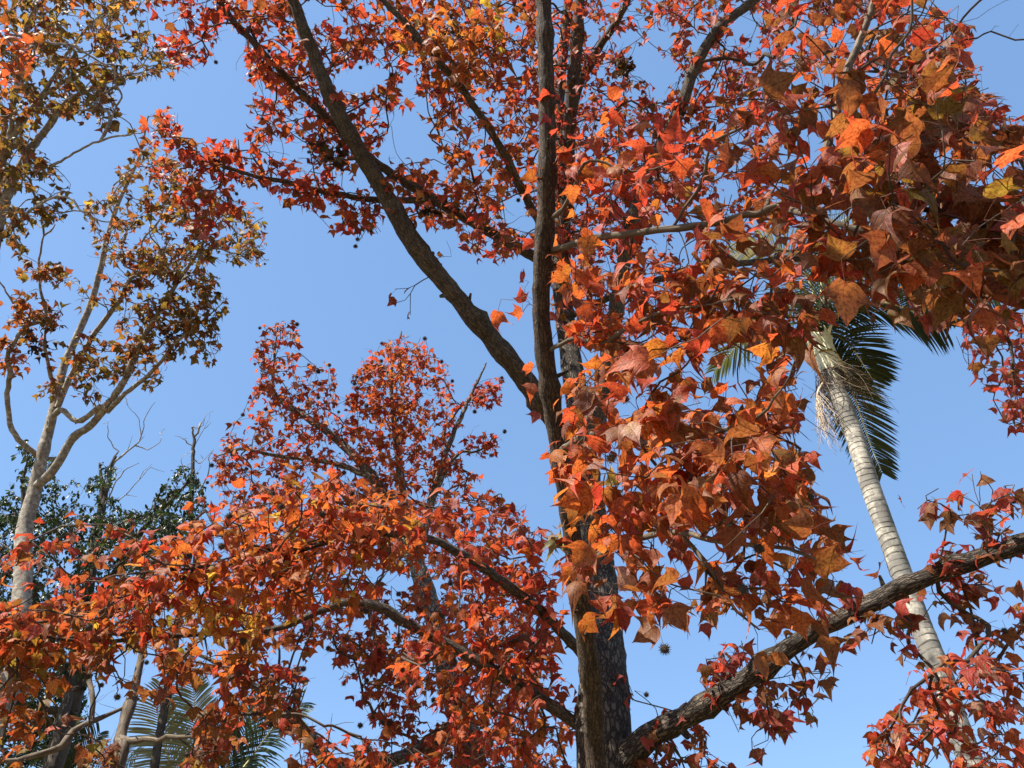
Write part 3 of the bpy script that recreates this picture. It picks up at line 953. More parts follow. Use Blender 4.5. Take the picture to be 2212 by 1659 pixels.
    regs = [  # polygon, shoots, depth, leaf size, palette, leaves per shoot
        ([(300,topband),(480,topband),(490,50),(465,80),(457,125),(420,150),(395,175),(370,170),(350,150),(365,120),(345,50),(312,0)], 62, 5.7, 6.6, [(CRIM,4),(RED,3),(BRO,1)]),
        ([(480,topband),(760,topband),(800,20),(860,80),(880,150),(860,240),(840,300),(820,350),(760,370),(700,350),(640,320),(570,310),(520,210),(530,120),(495,50)], 300, 5.55, 7.3, [(CRIM,2),(RED,3),(ORED,3),(ORA,1),(BRO,2)]),
        ([(400,300),(350,225),(390,270),(440,300),(500,290),(560,320),(640,320),(700,350),(760,380),(800,440),(825,480),(828,545),(770,555),(728,540),(735,512),(690,475),(640,450),(560,410),(510,375),(420,350)], 74, 5.7, 6.3, [(CRIM,3),(RED,3),(ORED,2),(BRO,1)]),
        ([(310,225),(345,215),(400,300),(430,345),(470,350),(520,380),(540,430),(440,520),(390,450),(370,400),(320,380),(310,300)], 52, 5.8, 6.3, [(RED,3),(ORED,2),(PINK,1),(BRO,2),(CRIM,1)], 4.5, 0.2),
        ([(760,topband),(1120,topband),(1165,0),(1165,500),(1110,550),(1040,545),(980,520),(900,480),(850,440),(830,400),(860,350),(930,340),(900,250),(880,130),(830,30)], 400, 5.45, 7.4, [(RED,2),(ORED,3),(ORA,3),(BRO,2),(CRIM,1)]),
        ([(880,30),(1060,20),(1090,120),(1000,170),(900,150)], 40, 4.9, 5.6, [(YEL,1.3),(ORA,4)]),
        ([(1120,topband),(1700,topband),(1690,120),(1620,250),(1560,330),(1500,420),(1440,470),(1300,560),(1180,600),(1170,300)], 520, 6.15, 8.6, [(CRIM,3),(RED,3),(ORED,2),(BRO,2)]),
        ([(1180,250),(1700,200),(1660,500),(1560,640),(1460,720),(1350,760),(1200,700)], 240, 6.15, 8.0, [(CRIM,3),(RED,3),(ORED,2),(BRO,2)]),
        ([(1640,topband),(2020,topband),(2030,20),(2090,70),(2100,120),(2140,190),(2212,240),(2260,300),(2260,420),(2150,330),(2060,230),(1900,170),(1700,150)], 170, 3.9, 5.4, [(RED,2),(CRIM,2),(ORED,2),(BRO,3)]),
        ([(2060,690),(2230,640),(2260,940),(2140,930),(2150,860),(2080,810),(2070,760)], 40, 4.6, 5.4, [(CRIM,4),(RED,2),(BRO,2)], 4.5, 0.22),
        ([(1975,1075),(2070,1015),(2160,1040),(2250,1080),(2250,1390),(2150,1370),(2080,1290),(2040,1190),(1990,1150)], 38, 3.5, 4.0, [(BRO,4),(CRIM,3),(RED,1)], 3.6, 0.22),
        ([(1850,1100),(2000,1140),(2060,1230),(2180,1330),(2212,1450),(2000,1430),(1850,1400),(1820,1340),(1950,1260)], 24, 3.5, 4.0, [(BRO,4),(CRIM,3)], 3.0, 0.26),
        ([(1360,1440),(1560,1400),(1700,1460),(1800,1440),(1780,1560),(1600,1659),(1360,1700)], 26, 3.8, 4.4, [(BRO,4),(CRIM,3)], 2.6, 0.24),
        ([(1850,1370),(1960,1330),(2010,1360),(2010,1410),(1950,1450),(1880,1400)], 8, 3.6, 4.0, [(BRO,4),(CRIM,2)], 3.5, 0.24),
        ([(1650,1480),(1720,1440),(1790,1440),(1780,1510),(1740,1560),(1660,1570)], 9, 3.7, 4.1, [(BRO,3),(CRIM,3)]),
        ([(1600,1560),(1700,1540),(1700,1620),(1640,1659)], 5, 3.7, 4.1, [(BRO,3),(CRIM,3)]),
        ([(1900,1560),(1990,1440),(2100,1415),(2250,1440),(2250,1750),(1990,1750),(1890,1640)], 72, 3.1, 3.8, [(RED,4),(ORED,3),(ORA,1),(PINK,1)], 4.2, 0.24, 0.5),
        ([(1860,1640),(1920,1570),(1960,1590),(1940,1659)], 5, 3.3, 3.6, [(YEL,1),(ORA,2),(BRO,2)]),
        ([(1350,1480),(1420,1450),(1460,1480),(1470,1540),(1400,1560)], 8, 4.0, 4.6, [(BRO,3),(CRIM,3)]),
        ([(1380,1640),(1440,1580),(1520,1560),(1540,1659),(1480,1720),(1370,1720)], 14, 3.9, 4.5, [(BRO,3),(CRIM,3),(RED,1)]),
        ([(1510,1400),(1600,1370),(1620,1440),(1560,1500),(1510,1500)], 12, 3.7, 4.4, [(CRIM,3),(RED,3)]),
        ([(845,620),(910,610),(915,680),(845,685)], 4, 5.45, 5.6, [(BRO,3),(CRIM,2)], 2.6, 0.1),
        ([(938,530),(962,530),(966,560),(940,560)], 2, 5.5, 5.7, [(BRO,3),(CRIM,2)], 1.5, 0.08),
        # the drooping orange sprays lower left
        ([(-60,1160),(60,1125),(130,1105),(200,1140),(330,1130),(400,1180),(380,1300),(200,1340),(-60,1330)], 58, 3.5, 4.4, [(RED,3),(BRO,3),(ORED,2),(CRIM,1)], 3.6, 0.26, 0.5),
        ([(300,1200),(400,1150),(450,1090),(560,1040),(680,1010),(760,1040),(900,1080),(950,1150),(850,1260),(700,1300),(600,1340),(400,1350),(150,1390),(-60,1390),(-60,1330),(200,1310)], 215, 3.4, 4.3, [(ORED,4),(ORA,4),(RED,2),(YEL,1)], 4.0, 0.25, 0.8),
        ([(400,1150),(560,1040),(700,1030),(850,1100),(800,1200),(600,1250),(450,1230)], 44, 3.3, 3.9, [(ORA,4),(ORED,4)], 4.0, 0.22, 0.8),
        ([(390,1290),(450,1270),(560,1330),(560,1380),(500,1390),(400,1340)], 14, 3.6, 4.1, [(YEL,4),(ORA,1)], 4.0, 0.2, 0.3),
        ([(-60,1320),(200,1340),(350,1400),(340,1470),(230,1500),(180,1460),(120,1500),(60,1600),(-60,1650)], 78, 3.8, 4.6, [(BRO,3),(OLI,2),(ORA,2),(ORED,1)]),
        ([(340,1400),(560,1390),(600,1500),(540,1620),(440,1659),(350,1600),(330,1520)], 58, 4.0, 4.8, [(BRO,3),(ORA,2),(CRIM,1)]),
        ([(930,1080),(1080,1080),(1160,1150),(1190,1260),(1210,1400),(1200,1520),(1100,1500),(1000,1350),(960,1200)], 85, 4.0, 5.0, [(RED,4),(ORED,3),(CRIM,1),(ORA,1)]),
        ([(900,1300),(1200,1380),(1240,1560),(1200,1720),(1080,1720),(980,1600),(870,1500),(830,1420)], 105, 4.4, 5.6, [(RED,3),(ORED,3),(ORA,2),(BRO,1)]),
        ([(700,1560),(830,1590),(960,1640),(950,1740),(560,1740),(640,1620)], 30, 4.0, 4.8, [(RED,3),(ORED,3),(BRO,2)]),
        ([(160,1570),(270,1560),(270,1659),(200,1659)], 8, 4.2, 4.8, [(BRO,3),(OLI,1)]),
    ]
    C = Build()
    allsh, meta = [], []
    for reg in regs:
        poly, n, t0, t1, pal = reg[:5]
        per, spr = reg[5:7] if len(reg) > 5 else (4.0, 0.26)
        flat = reg[7] if len(reg) > 7 else 0.0
        n = int(n * 1.3) if flat >= 0.5 else n
        n = int(n * (1.3 if len(reg) <= 5 else 1.0))
        s = sample_poly(rng, poly, n, H, t0, t1)
        allsh.append(s); meta.append((len(s), pal, per, spr, flat))
    sh = np.vstack(allsh)
    dirs = sk.grow(sh, rng, wander=0.015)
    o = 0
    tot = 0
    for k, pal, per, spr, flat in meta:
        tot += foliage(C, rng, T_MID, sh[o:o + k], dirs[o:o + k], per, 0.076 if flat >= 0.5 else 0.088, pal, H, spread=spr, pet=0.055, toward=0.22 * (1 - flat), up=0.9 + 0.9 * flat, curl=0.8)
        o += k
    TW = Build()
    sk.twig_mesh(TW, 0.0023, 0.40, 0.018, 420)
    # dried, shrivelled clumps
    for (x, y, t, n) in ((700, 318, 5.6, 14), (735, 340, 5.6, 16), (932, 455, 5.7, 22), (1345, 145, 6.2, 26)):
        D = Build()
        c = P(x, y, t)
        k = c + rng.normal(0, 0.045, (n, 3))
        leaves(D, rng, T_MID, k, rng.normal(0, 1, (n, 3)) + [0, 0, -0.8], rng.normal(0, 1, (n, 3)), rng.uniform(0.05, 0.09, n), palette(rng, n, [((0.06, 0.03, 0.018), 3), ((0.12, 0.06, 0.03), 1)]), 1.3)
        petioles(D, np.repeat(c[None] + [0, 0, 0.05], n, 0), k, np.full(n, 0.0012), (0.06, 0.04, 0.03))
        D.make("dried_leaf_clump", M_LEAF, root, base)
    # seed balls hang on short stalks from the twigs
    px, py, _ = project(sh)
    pick = seed_sites(rng, px, py, 92)
    ends = sh[pick] + rng.normal(0, 0.035, (len(pick), 3)) + np.array([0, 0, -0.075])
    petioles(TW, sh[pick], ends, np.full(len(pick), 0.0009), (0.1, 0.1, 0.1))
    TW.make("twig_network", M_TWIG, root, base)["kind"] = "stuff"
    C.make("crown", M_LEAF, root, base)
    seed_balls(root, base, ends, rng, 0.0165)
    print("rough tree leaves", tot, "nodes", sk.n)


build_rough_tree()

# ------------------------------------------------------------------ slender leaning sweet gum in front, with the near leaves
HERO = [  # x, y, width on the photo, direction of the middle tip (degrees, 0 = right, 90 = up), colour
    (1070,688,62,250,ORED),(1123,598,42,140,RED),(1126,643,42,100,RED),(1119,676,42,200,ORED),(1140,793,42,170,ORED),(1146,838,46,265,ORED),
    (1156,900,40,250,CRIM),(1373,773,104,175,ORED),(1313,816,66,220,ORED),(1269,872,50,255,ORED),(1319,890,52,235,ORED),(1319,928,84,185,ORED),
    (1246,982,72,235,ORED),(1199,1026,62,230,ORED),(1256,1073,100,200,ORA),(1293,1000,48,250,ORA),(1323,1036,52,100,YEL),(1606,940,120,190,BRO),
    (1456,930,64,240,BRO),(1446,1016,84,195,ORED),(1496,1036,64,215,PINK),(1389,660,60,90,BRO),(1273,613,58,280,BRO),(1489,620,68,260,BRO),
    (1586,693,82,250,RED),(1513,740,92,205,RED),(1692,873,94,250,ORA),(1726,993,74,310,BRO),(1672,950,54,300,ORA),(1679,1053,66,80,PINK),
    (1736,1036,64,325,RED),(1726,1078,72,340,RED),(1686,663,64,300,BRO),(1716,613,44,120,RED),(1819,643,130,260,BRO),(1976,616,120,270,DRB),
    (2076,626,84,300,DRB),(2179,580,104,210,BRO),(2129,743,68,285,BRO),(1286,1143,76,235,ORA),(1259,1199,92,238,ORA),(1349,1196,50,265,PINK),
    (1346,1253,80,220,PINK),(1269,1346,68,320,ORA),(1329,1296,44,290,RED),(1453,1176,54,280,BRO),(1439,1253,92,185,BRO),(1399,1366,88,225,BRO),
    (1463,1333,94,300,BRO),(1549,1256,84,160,BRO),(1526,1359,48,300,CRIM),(1639,1432,84,275,BRO),(1792,1266,86,300,DRB),(1796,1389,88,300,BRO),
    (1726,1346,64,280,BRO),(1682,1425,64,270,BRO),(1802,1156,78,300,BRO),(1816,1199,84,330,RED),(1726,1139,104,170,BRO),(1702,1216,58,250,BRO),
    (1792,1216,104,350,BRO),(1286,317,64,290,RED),(1246,293,38,80,RED),(1456,287,86,100,RED),(1463,327,40,330,RED),(1413,360,64,260,RED),
    (1433,410,50,235,RED),(1393,453,56,240,RED),(1143,382,54,195,ORA),(1216,327,44,290,ORED),(1223,345,48,340,ORED),(1483,410,46,150,YEL),
    (1543,43,48,260,CRIM),(1146,530,44,225,RED),(1193,523,58,215,ORA),(1269,532,74,270,ORA),(1365,700,60,250,BRO),(1420,860,60,250,ORED),
    (1560,640,60,230,ORED),(1660,840,60,210,ORA),(1560,880,70,200,BRO),(1400,980,60,210,ORA),(1540,1000,80,230,BRO),(1600,1080,90,250,ORA),
    (1500,1100,80,215,ORED),(1380,1090,70,220,ORA),(1660,1130,80,270,BRO),(2010,410,90,215,ORED),(2060,400,80,180,BRO),(2120,430,110,240,BRO),
    (1950,300,130,190,BRO),(1850,290,110,200,ORED),(1990,520,100,330,DRB),(1880,520,90,250,BRO),(1800,330,100,200,ORED),(1760,420,90,230,BRO),
    (1700,300,80,210,ORED),(1900,430,110,190,DRB),(2080,300,90,260,BRO),(1830,210,110,200,BRO),(1980,240,100,180,BRO),(1740,90,60,260,BRO),
    (1850,70,64,270,BRO),(1820,110,50,200,RED),(2060,70,56,240,BRO),(2010,30,50,260,BRO),(1700,30,60,240,BRO),(2050,130,60,150,BRO),
]


def build_slender_tree():
    rng = np.random.default_rng(23)
    base = ground_at(P(1330, 1659, 3.75))
    base[1] += 0.15
    root = thing("sweet_gum_tree", "slender smooth barked sweet gum leaning in front of the rough trunk, bearing the largest leaves", "tree", base)
    trunk = [base, base + [-0.02, -0.2, 1.0], P(1292, 1680, 3.35), P(1284, 1560, 3.25), P(1272, 1430, 3.2), P(1254, 1290, 3.2), P(1236, 1150, 3.2), P(1214, 1010, 3.2),
             P(1197, 900, 3.2), P(1180, 790, 3.2), P(1170, 690, 3.2), P(1170, 590, 3.2), P(1178, 480, 3.2), P(1182, 350, 3.22), P(1181, 220, 3.25),
             P(1178, 100, 3.3), P(1174, 0, 3.35), P(1165, -160, 3.4), P(1140, -400, 3.5)]
    tr = [0.052, 0.046, 0.0405, 0.040, 0.0395, 0.0385, 0.038, 0.0375, 0.0375, 0.037, 0.037, 0.037, 0.037, 0.036, 0.0345, 0.033, 0.0315, 0.028, 0.018]
    B = Build()
    q, r = spline(trunk, tr, 0.03)
    q = q + rng.normal(0, 0.0012, q.shape)
    # small knots and leaf-scar swellings
    for _ in range(26):
        k = rng.integers(20, len(r) - 5)
        r[k - 1:k + 2] *= rng.uniform(1.05, 1.14)
    limb_detail(B, q, r, rng, 12, 0.3)
    tube(B, q, r, 20, rough=0.03, rng=rng)
    B.make("trunk", M_STEM, root, base)
    sk = Skeleton()
    sk.limb(trunk[2:], tr[2:])
    limbs = [
        ([P(1186, 545, 3.2), P(1230, 530, 3.1), P(1300, 512, 2.95), P(1400, 500, 2.8), P(1500, 488, 2.7), P(1590, 470, 2.6), P(1680, 445, 2.55), P(1760, 390, 2.6), P(1800, 270, 2.75), P(1829, 160, 2.9), P(1852, 100, 3.0), P(1872, 50, 3.05), P(1892, -10, 3.1), P(1930, -120, 3.2)],
         [0.014, 0.0135, 0.013, 0.0125, 0.0125, 0.012, 0.0125, 0.013, 0.015, 0.0155, 0.015, 0.0135, 0.012, 0.007]),
        ([P(1680, 445, 2.55), P(1760, 470, 2.4), P(1870, 500, 2.25), P(1980, 520, 2.1), P(2100, 540, 2.0), P(2230, 560, 1.95)], [0.011, 0.0095, 0.0085, 0.007, 0.0055, 0.003]),
        ([P(1188, 480, 3.2), P(1215, 450, 3.1), P(1238, 410, 3.05), P(1262, 352, 3.0), P(1310, 352, 2.95), P(1345, 370, 2.9), P(1410, 366, 2.85), P(1450, 352, 2.8)], [0.009, 0.008, 0.0075, 0.006, 0.005, 0.0045, 0.003, 0.002]),
        ([P(1450, 495, 2.75), P(1480, 450, 2.7), P(1519, 390, 2.65), P(1533, 320, 2.6), P(1586, 283, 2.55), P(1660, 255, 2.5), P(1760, 235, 2.4)], [0.006, 0.0055, 0.005, 0.0045, 0.004, 0.003, 0.002]),
        ([P(1205, 980, 3.2), P(1260, 945, 3.0), P(1330, 930, 2.8), P(1400, 960, 2.6), P(1480, 950, 2.45), P(1560, 930, 2.3), P(1640, 900, 2.2), P(1690, 840, 2.15)], [0.016, 0.014, 0.012, 0.010, 0.0085, 0.007, 0.005, 0.003]),
        ([P(1180, 760, 3.2), P(1240, 732, 3.05), P(1300, 740, 2.95), P(1370, 700, 2.8), P(1440, 670, 2.7), P(1520, 660, 2.55), P(1610, 640, 2.4)], [0.010, 0.0085, 0.0075, 0.0065, 0.0055, 0.0045, 0.003]),
        ([P(1250, 1250, 3.2), P(1310, 1190, 3.0), P(1390, 1160, 2.8), P(1470, 1150, 2.6), P(1550, 1170, 2.4), P(1640, 1180, 2.25), P(1720, 1190, 2.1), P(1780, 1220, 2.05)], [0.015, 0.0125, 0.011, 0.0095, 0.008, 0.0065, 0.005, 0.003]),
        ([P(1470, 1150, 2.6), P(1520, 1210, 2.5), P(1560, 1270, 2.4), P(1590, 1320, 2.35), P(1640, 1360, 2.3)], [0.007, 0.006, 0.005, 0.004, 0.0025]),
    ]
    for pts, rad in limbs:
        LB = Build()
        q, r = spline(pts, rad, 0.03)
        q = q + np.vstack([np.zeros((1, 3)), rng.normal(0, 0.0015, (len(q) - 1, 3))])
        limb_detail(LB, q, r, rng, 4)
        tube(LB, q, r, 9, rough=0.05, rng=rng)
        LB.make("limb", M_SMOOTH, root, base)
        sk.limb(pts, rad, 0.12)
    C = Build()
    # the leaves one can tell apart
    n = len(HERO)
    H = np.array([h[:4] for h in HERO], float)
    hc = np.array([h[4] for h in HERO]) * rng.uniform(0.85, 1.15, (n, 1))
    size = rng.uniform(0.090, 0.112, n)
    depth = size * FPX * 1.12 / (H[:, 2] * 0.97)
    cen = PV(H[:, 0], H[:, 1], depth)
    view = unit(CAM - cen)
    right = np.array([1.0, 0, 0]); upv = np.array([0, -sP, cP])
    th = np.radians(H[:, 3])[:, None]
    ax = unit(np.cos(th) * right + np.sin(th) * upv + view * rng.normal(0.0, 0.35, (n, 1)))
    nn = view * np.where(rng.random((n, 1)) < 0.72, -1.0, 1.0) + rng.normal(0, 0.42, (n, 3))
    bs = cen - ax * (size * 0.30)[:, None]
    leaves(C, rng, T_NEAR, bs, ax, nn, size, hc, 0.9)
    node = bs - ax * 0.055 + np.array([0, 0, 0.02]) + rng.normal(0, 0.012, (n, 3))
    petioles(C, node, bs, np.full(n, 0.0010), (0.30, 0.09, 0.05))
    regs = [
        ([(1540,230),(1700,170),(1900,170),(2010,190),(2110,210),(2140,290),(2160,350),(2210,390),(2330,430),(2330,690),(2100,665),(2040,650),(1990,655),(1900,640),(1800,640),(1770,720),(1680,720),(1580,640),(1500,570),(1520,420),(1550,330)], 105, 1.75, 2.7, [(BRO,5),(ORED,3),(DRB,1),(RED,1)], 4.5),
        ([(1900,200),(2100,240),(2140,330),(2330,450),(2330,660),(2000,640),(1850,600),(1800,450),(1850,300)], 45, 1.35, 1.9, [(BRO,5),(DRB,2),(ORED,1)], 3.8),
        ([(1200,250),(1330,230),(1480,260),(1500,430),(1400,520),(1260,560),(1200,450)], 22, 2.7, 3.2, [(RED,3),(ORED,3),(ORA,1)], 4.0),
        ([(1190,590),(1330,560),(1500,560),(1650,640),(1700,720),(1560,760),(1400,760),(1250,720)], 38, 2.4, 3.1, [(ORED,3),(ORA,2),(RED,2),(BRO,2)], 4.5),
        ([(1240,800),(1400,730),(1680,720),(1730,800),(1735,870),(1700,940),(1750,1010),(1760,1060),(1640,1130),(1500,1110),(1330,1090),(1210,1060),(1230,960)], 62, 2.0, 2.8, [(ORA,3),(ORED,4),(BRO,2),(RED,1),(PINK,.5)], 4.6),
        ([(1420,900),(1650,880),(1720,960),(1740,1060),(1640,1120),(1450,1060)], 16, 1.7, 2.2, [(BRO,3),(ORA,3),(ORED,2)], 4.0),
        ([(1230,1060),(1500,1100),(1740,1070),(1820,1110),(1840,1190),(1790,1290),(1620,1330),(1500,1300),(1380,1330),(1260,1290),(1230,1180)], 46, 2.1, 2.8, [(ORED,3),(BRO,3),(ORA,2),(CRIM,1)], 4.0),
        ([(1690,-60),(1960,-60),(2080,20),(2100,120),(1900,170),(1720,150)], 26, 2.4, 3.1, [(BRO,4),(RED,2),(ORED,1)], 4.0),
        # the part of the crown that hangs over the viewer, out of the picture
        ([(1900,-500),(2500,-500),(2700,100),(2500,500),(2330,450),(2260,150),(2250,-70),(1900,-70)], 60, 1.7, 2.9, [(BRO,4),(ORED,3)], 4.5),
    ]
    allsh = [node]
    meta = []
    for poly, k, t0, t1, pal, per in regs:
        s = sample_poly(rng, poly, int(k * 1.75), HOLES, t0 * 1.06, t1 * 1.1)
        allsh.append(s); meta.append((len(s), pal, per))
    # unseen crown shoots, added towards the sun to shade the near leaves
    for (x, y, t, k, rx, up) in ((1950, 400, 1.9, 46, 0.62, 1.55), (1750, 350, 2.2, 34, 0.6, 1.7), (1600, 950, 2.4, 0, 0.5, 1.6), (1180, 500, 3.2, 6, 0.3, 1.6)):
        c = P(x, y, t) + SUN_DIR * up
        s = c + rng.normal(0, 1, (k, 3)) * np.array([rx, rx, 0.25]) * 0.6
        _x, _y, _z = project(s)
        s = s[(_y < -90) | (_z < 0.3)]
        allsh.append(s); meta.append((len(s), [(BRO, 3), (ORED, 3)], 5.0))
    sh = np.vstack(allsh)
    dirs = sk.grow(sh, rng, step=0.07, wander=0.010)
    o = n
    for k, pal, per in meta:
        foliage(C, rng, T_NEAR, sh[o:o + k], dirs[o:o + k], per, 0.082, pal, HOLES, spread=0.16, pet=0.05, toward=0.15, petr=0.0008, curl=0.85, up=1.15)
        o += k
    TW = Build()
    sk.twig_mesh(TW, 0.0013, 0.42, 0.008, 130)
    seeds = [(1605,1272,1.95),(1640,1185,2.1),(1575,1130,2.2),(1436,1402,2.4),(1745,1070,2.1),(1350,862,2.7),(2084,222,2.0),(1320,990,2.6)]
    pts = np.array([P(*s) for s in seeds])
    top = []
    for p in pts:
        d = np.linalg.norm(sk.p[:sk.n] - p - [0, 0, 0.05], axis=1)
        top.append(sk.p[int(np.argmin(d))])
    petioles(TW, np.array(top), pts, np.full(len(pts), 0.0012), (0.1, 0.1, 0.1))
    D = Build()
    c = P(1213, 1165, 3.1)
    k = c + rng.normal(0, 0.022, (12, 3))
    leaves(D, rng, T_MID, k, rng.normal(0, 1, (12, 3)) + [0, 0, -0.8], rng.normal(0, 1, (12, 3)), rng.uniform(0.04, 0.06, 12), palette(rng, 12, [((0.27, 0.19, 0.11), 3)]), 1.5)
    D.make("dried_leaf_clump", M_LEAF, root, base)
    TW.make("twig_network", M_TWIG, root, base)["kind"] = "stuff"
    C.make("crown", M_LEAF, root, base)
    seed_balls(root, base, pts[:6], rng, 0.0165)
    seed_balls(root, base, pts[6:], rng, 0.0165, True)


build_slender_tree()


# ------------------------------------------------------------------ other trees
def simple_tree(name, label, cat, base, trunk, tr, limbs, regs, tpl, leafmat, barkmat, size, per, seed, extra_seeds=0, pet=0.045, spread=0.16,
                sides=14, r0=0.0022, curl=1.0, rmax=0.02, clumps=(), twigmat=None, petcol=None, up=0.9, seedsize=0.018, more=1.0, girth=1.0):
    rng = np.random.default_rng(seed)
    root = thing(name, label, cat, base)
    tr = [x * girth for x in tr]
    limbs = [(p, [x * girth for x in rd]) for p, rd in limbs]
    B = Build()
    q, r = spline(trunk, tr, 0.06)
    limb_detail(B, q, r, rng, 5, 0.3)
    tube(B, q, r, sides, rough=0.03, rng=rng)
    B.make("trunk", barkmat, root, base)
    sk = Skeleton()
    k0 = max(1, len(trunk) // 3)
    sk.limb(trunk[k0:], tr[k0:])
    for pts, rad in limbs:
        LB = Build()
        q, r = spline(pts, rad, 0.06)
        q = q + np.vstack([np.zeros((1, 3)), rng.normal(0, 0.004, (len(q) - 1, 3))])
        limb_detail(LB, q, r, rng, 3)
        tube(LB, q, r, 9, rough=0.04, rng=rng)
        LB.make("limb", barkmat, root, base)
        sk.limb(pts, rad, 0.15)
    allsh, meta = [], []
    for poly, n, t0, t1, pal in regs:
        s = sample_poly(rng, poly, int(n * more), HOLES, t0, t1)
        allsh.append(s); meta.append((len(s), pal))
    TW = Build()
    if allsh:
        sh = np.vstack(allsh)
        dirs = sk.grow(sh, rng, step=0.14, wander=0.02)
        C = Build()
        o = 0
        for k, pal in meta:
            foliage(C, rng, tpl, sh[o:o + k], dirs[o:o + k], per, size, pal, HOLES, spread=spread, pet=pet, curl=curl, up=up, petr=0.001, toward=0.15)
            o += k
        sk.twig_mesh(TW, r0, 0.42, rmax, 160)
        if extra_seeds:
            px, py, _ = project(sh)
            pick = seed_sites(rng, px, py, extra_seeds)
            ends = sh[pick] + rng.normal(0, 0.05, (len(pick), 3)) + np.array([0, 0, 0.02])
            petioles(TW, sh[pick], ends, np.full(len(pick), 0.0012), (0.1, 0.1, 0.1))
            seed_balls(root, base, ends, rng, seedsize)
        TW.make("twig_network", twigmat or M_TWIG, root, base)["kind"] = "stuff"
        C.make("crown", leafmat, root, base)
    for (x, y, t, n, sd) in clumps:
        D = Build()
        c = P(x, y, t)
        k = c + rng.normal(0, sd, (n, 3))
        leaves(D, rng, T_MID, k, rng.normal(0, 1, (n, 3)) + [0, 0, -0.8], rng.normal(0, 1, (n, 3)), rng.uniform(0.06, 0.1, n), palette(rng, n, [((0.05, 0.022, 0.014), 3), ((0.1, 0.04, 0.02), 1)]), 1.3)
        D.make("dried_leaf_clump", M_LEAF, root, base)
    return root


# middle-distance red sweet gum
b = ground_at(P(1015, 1680, 6.6))
simple_tree("sweet_gum_tree", "orange red sweet gum further back, dotted with dark seed balls, left of rough trunk", "tree", b,
    [b, b + [0, 0, 1.2], P(1015, 1680, 6.6), P(985, 1520, 7.0), P(955, 1400, 7.4), P(915, 1260, 7.9), P(868, 1150, 8.3), P(806, 1033, 8.8), P(740, 960, 9.1), P(660, 900, 9.3), P(586, 850, 9.5)],
    [0.15, 0.135, 0.125, 0.115, 0.105, 0.092, 0.078, 0.06, 0.05, 0.038, 0.02],
    [([P(915, 1260, 7.9), P(880, 1130, 8.3), P(862, 1000, 8.7), P(850, 900, 9.0), P(846, 800, 9.3), P(868, 715, 9.6)], [0.06, 0.05, 0.04, 0.03, 0.02, 0.01]),
     ([P(900, 1220, 8.0), P(930, 1090, 8.4), P(970, 960, 8.8), P(1005, 880, 9.1), P(1050, 785, 9.4)], [0.05, 0.042, 0.032, 0.022, 0.01]),
     ([P(806, 1033, 8.8), P(720, 1000, 8.9), P(600, 985, 9.0), P(520, 970, 9.1), P(470, 985, 9.2)], [0.035, 0.03, 0.022, 0.015, 0.008]),
     ([P(700, 925, 9.2), P(600, 860, 9.4), P(592, 780, 9.6), P(600, 705, 9.7)], [0.03, 0.022, 0.016, 0.008]),
     ([P(930, 1090, 8.4), P(985, 985, 8.6), P(1030, 975, 8.7), P(1065, 945, 8.8)], [0.022, 0.016, 0.012, 0.007]),
     ([P(995, 1560, 6.9), P(860, 1640, 6.3), P(730, 1655, 5.9), P(650, 1570, 5.8), P(590, 1510, 5.8), P(500, 1450, 5.8), P(400, 1400, 5.8)], [0.06, 0.055, 0.05, 0.045, 0.035, 0.022, 0.01]),
     ([P(955, 1400, 7.4), P(850, 1440, 7.0), P(800, 1330, 7.2), P(830, 1230, 7.4)], [0.03, 0.026, 0.02, 0.012])],
    [([(545,870),(545,770),(565,700),(640,695),(655,790),(690,770),(725,805),(735,870),(760,850),(770,780),(810,745),(870,715),(940,740),(970,800),(980,850),(970,930),(985,970),(1000,1010),(1060,1040),(1120,1100),(1150,1150),(950,1200),(700,1150),(500,1120),(460,1040),(475,985),(510,900)], 480, 8.3, 10.0, [(ORED,5),(RED,4),(ORA,2),(CRIM,1),(PINK,1)]),
     ([(770,790),(900,740),(960,850),(900,1000),(820,1100),(760,1000)], 90, 8.2, 9.2, [(ORA,4),(ORED,3)]),
     ([(1000,860),(1050,815),(1085,815),(1080,860),(1040,900),(1000,900)], 20, 8.9, 9.4, [(RED,3),(CRIM,2),(ORED,2)]),
     ([(1005,965),(1040,930),(1078,940),(1075,990),(1030,995)], 14, 8.6, 9.0, [(RED,3),(CRIM,2),(ORED,1)]),
     ([(450,1200),(700,1130),(950,1180),(1100,1150),(1180,1300),(1200,1500),(1050,1560),(900,1480),(800,1420),(700,1380),(600,1400),(480,1330)], 270, 5.8, 7.6, [(ORED,3),(RED,2),(ORA,3),(BRO,2),(CRIM,1)]),
     ([(720,1380),(800,1370),(880,1440),(900,1560),(800,1560),(760,1470),(720,1450)], 50, 6.0, 7.0, [(CRIM,3),(BRO,2)]),
     ([(820,1550),(960,1560),(1080,1500),(1200,1560),(1220,1700),(900,1700)], 70, 5.8, 6.8, [(RED,3),(ORED,3),(BRO,2)]),
     ([(560,1440),(650,1440),(650,1560),(600,1600),(530,1540)], 24, 5.5, 6.2, [(RED,2),(BRO,3)])],
    T_MID, M_LEAF, M_MOTTLED, 0.086, 4.0, 31, more=1.85, spread=0.26, extra_seeds=98, r0=0.002, seedsize=0.025, curl=0.75)

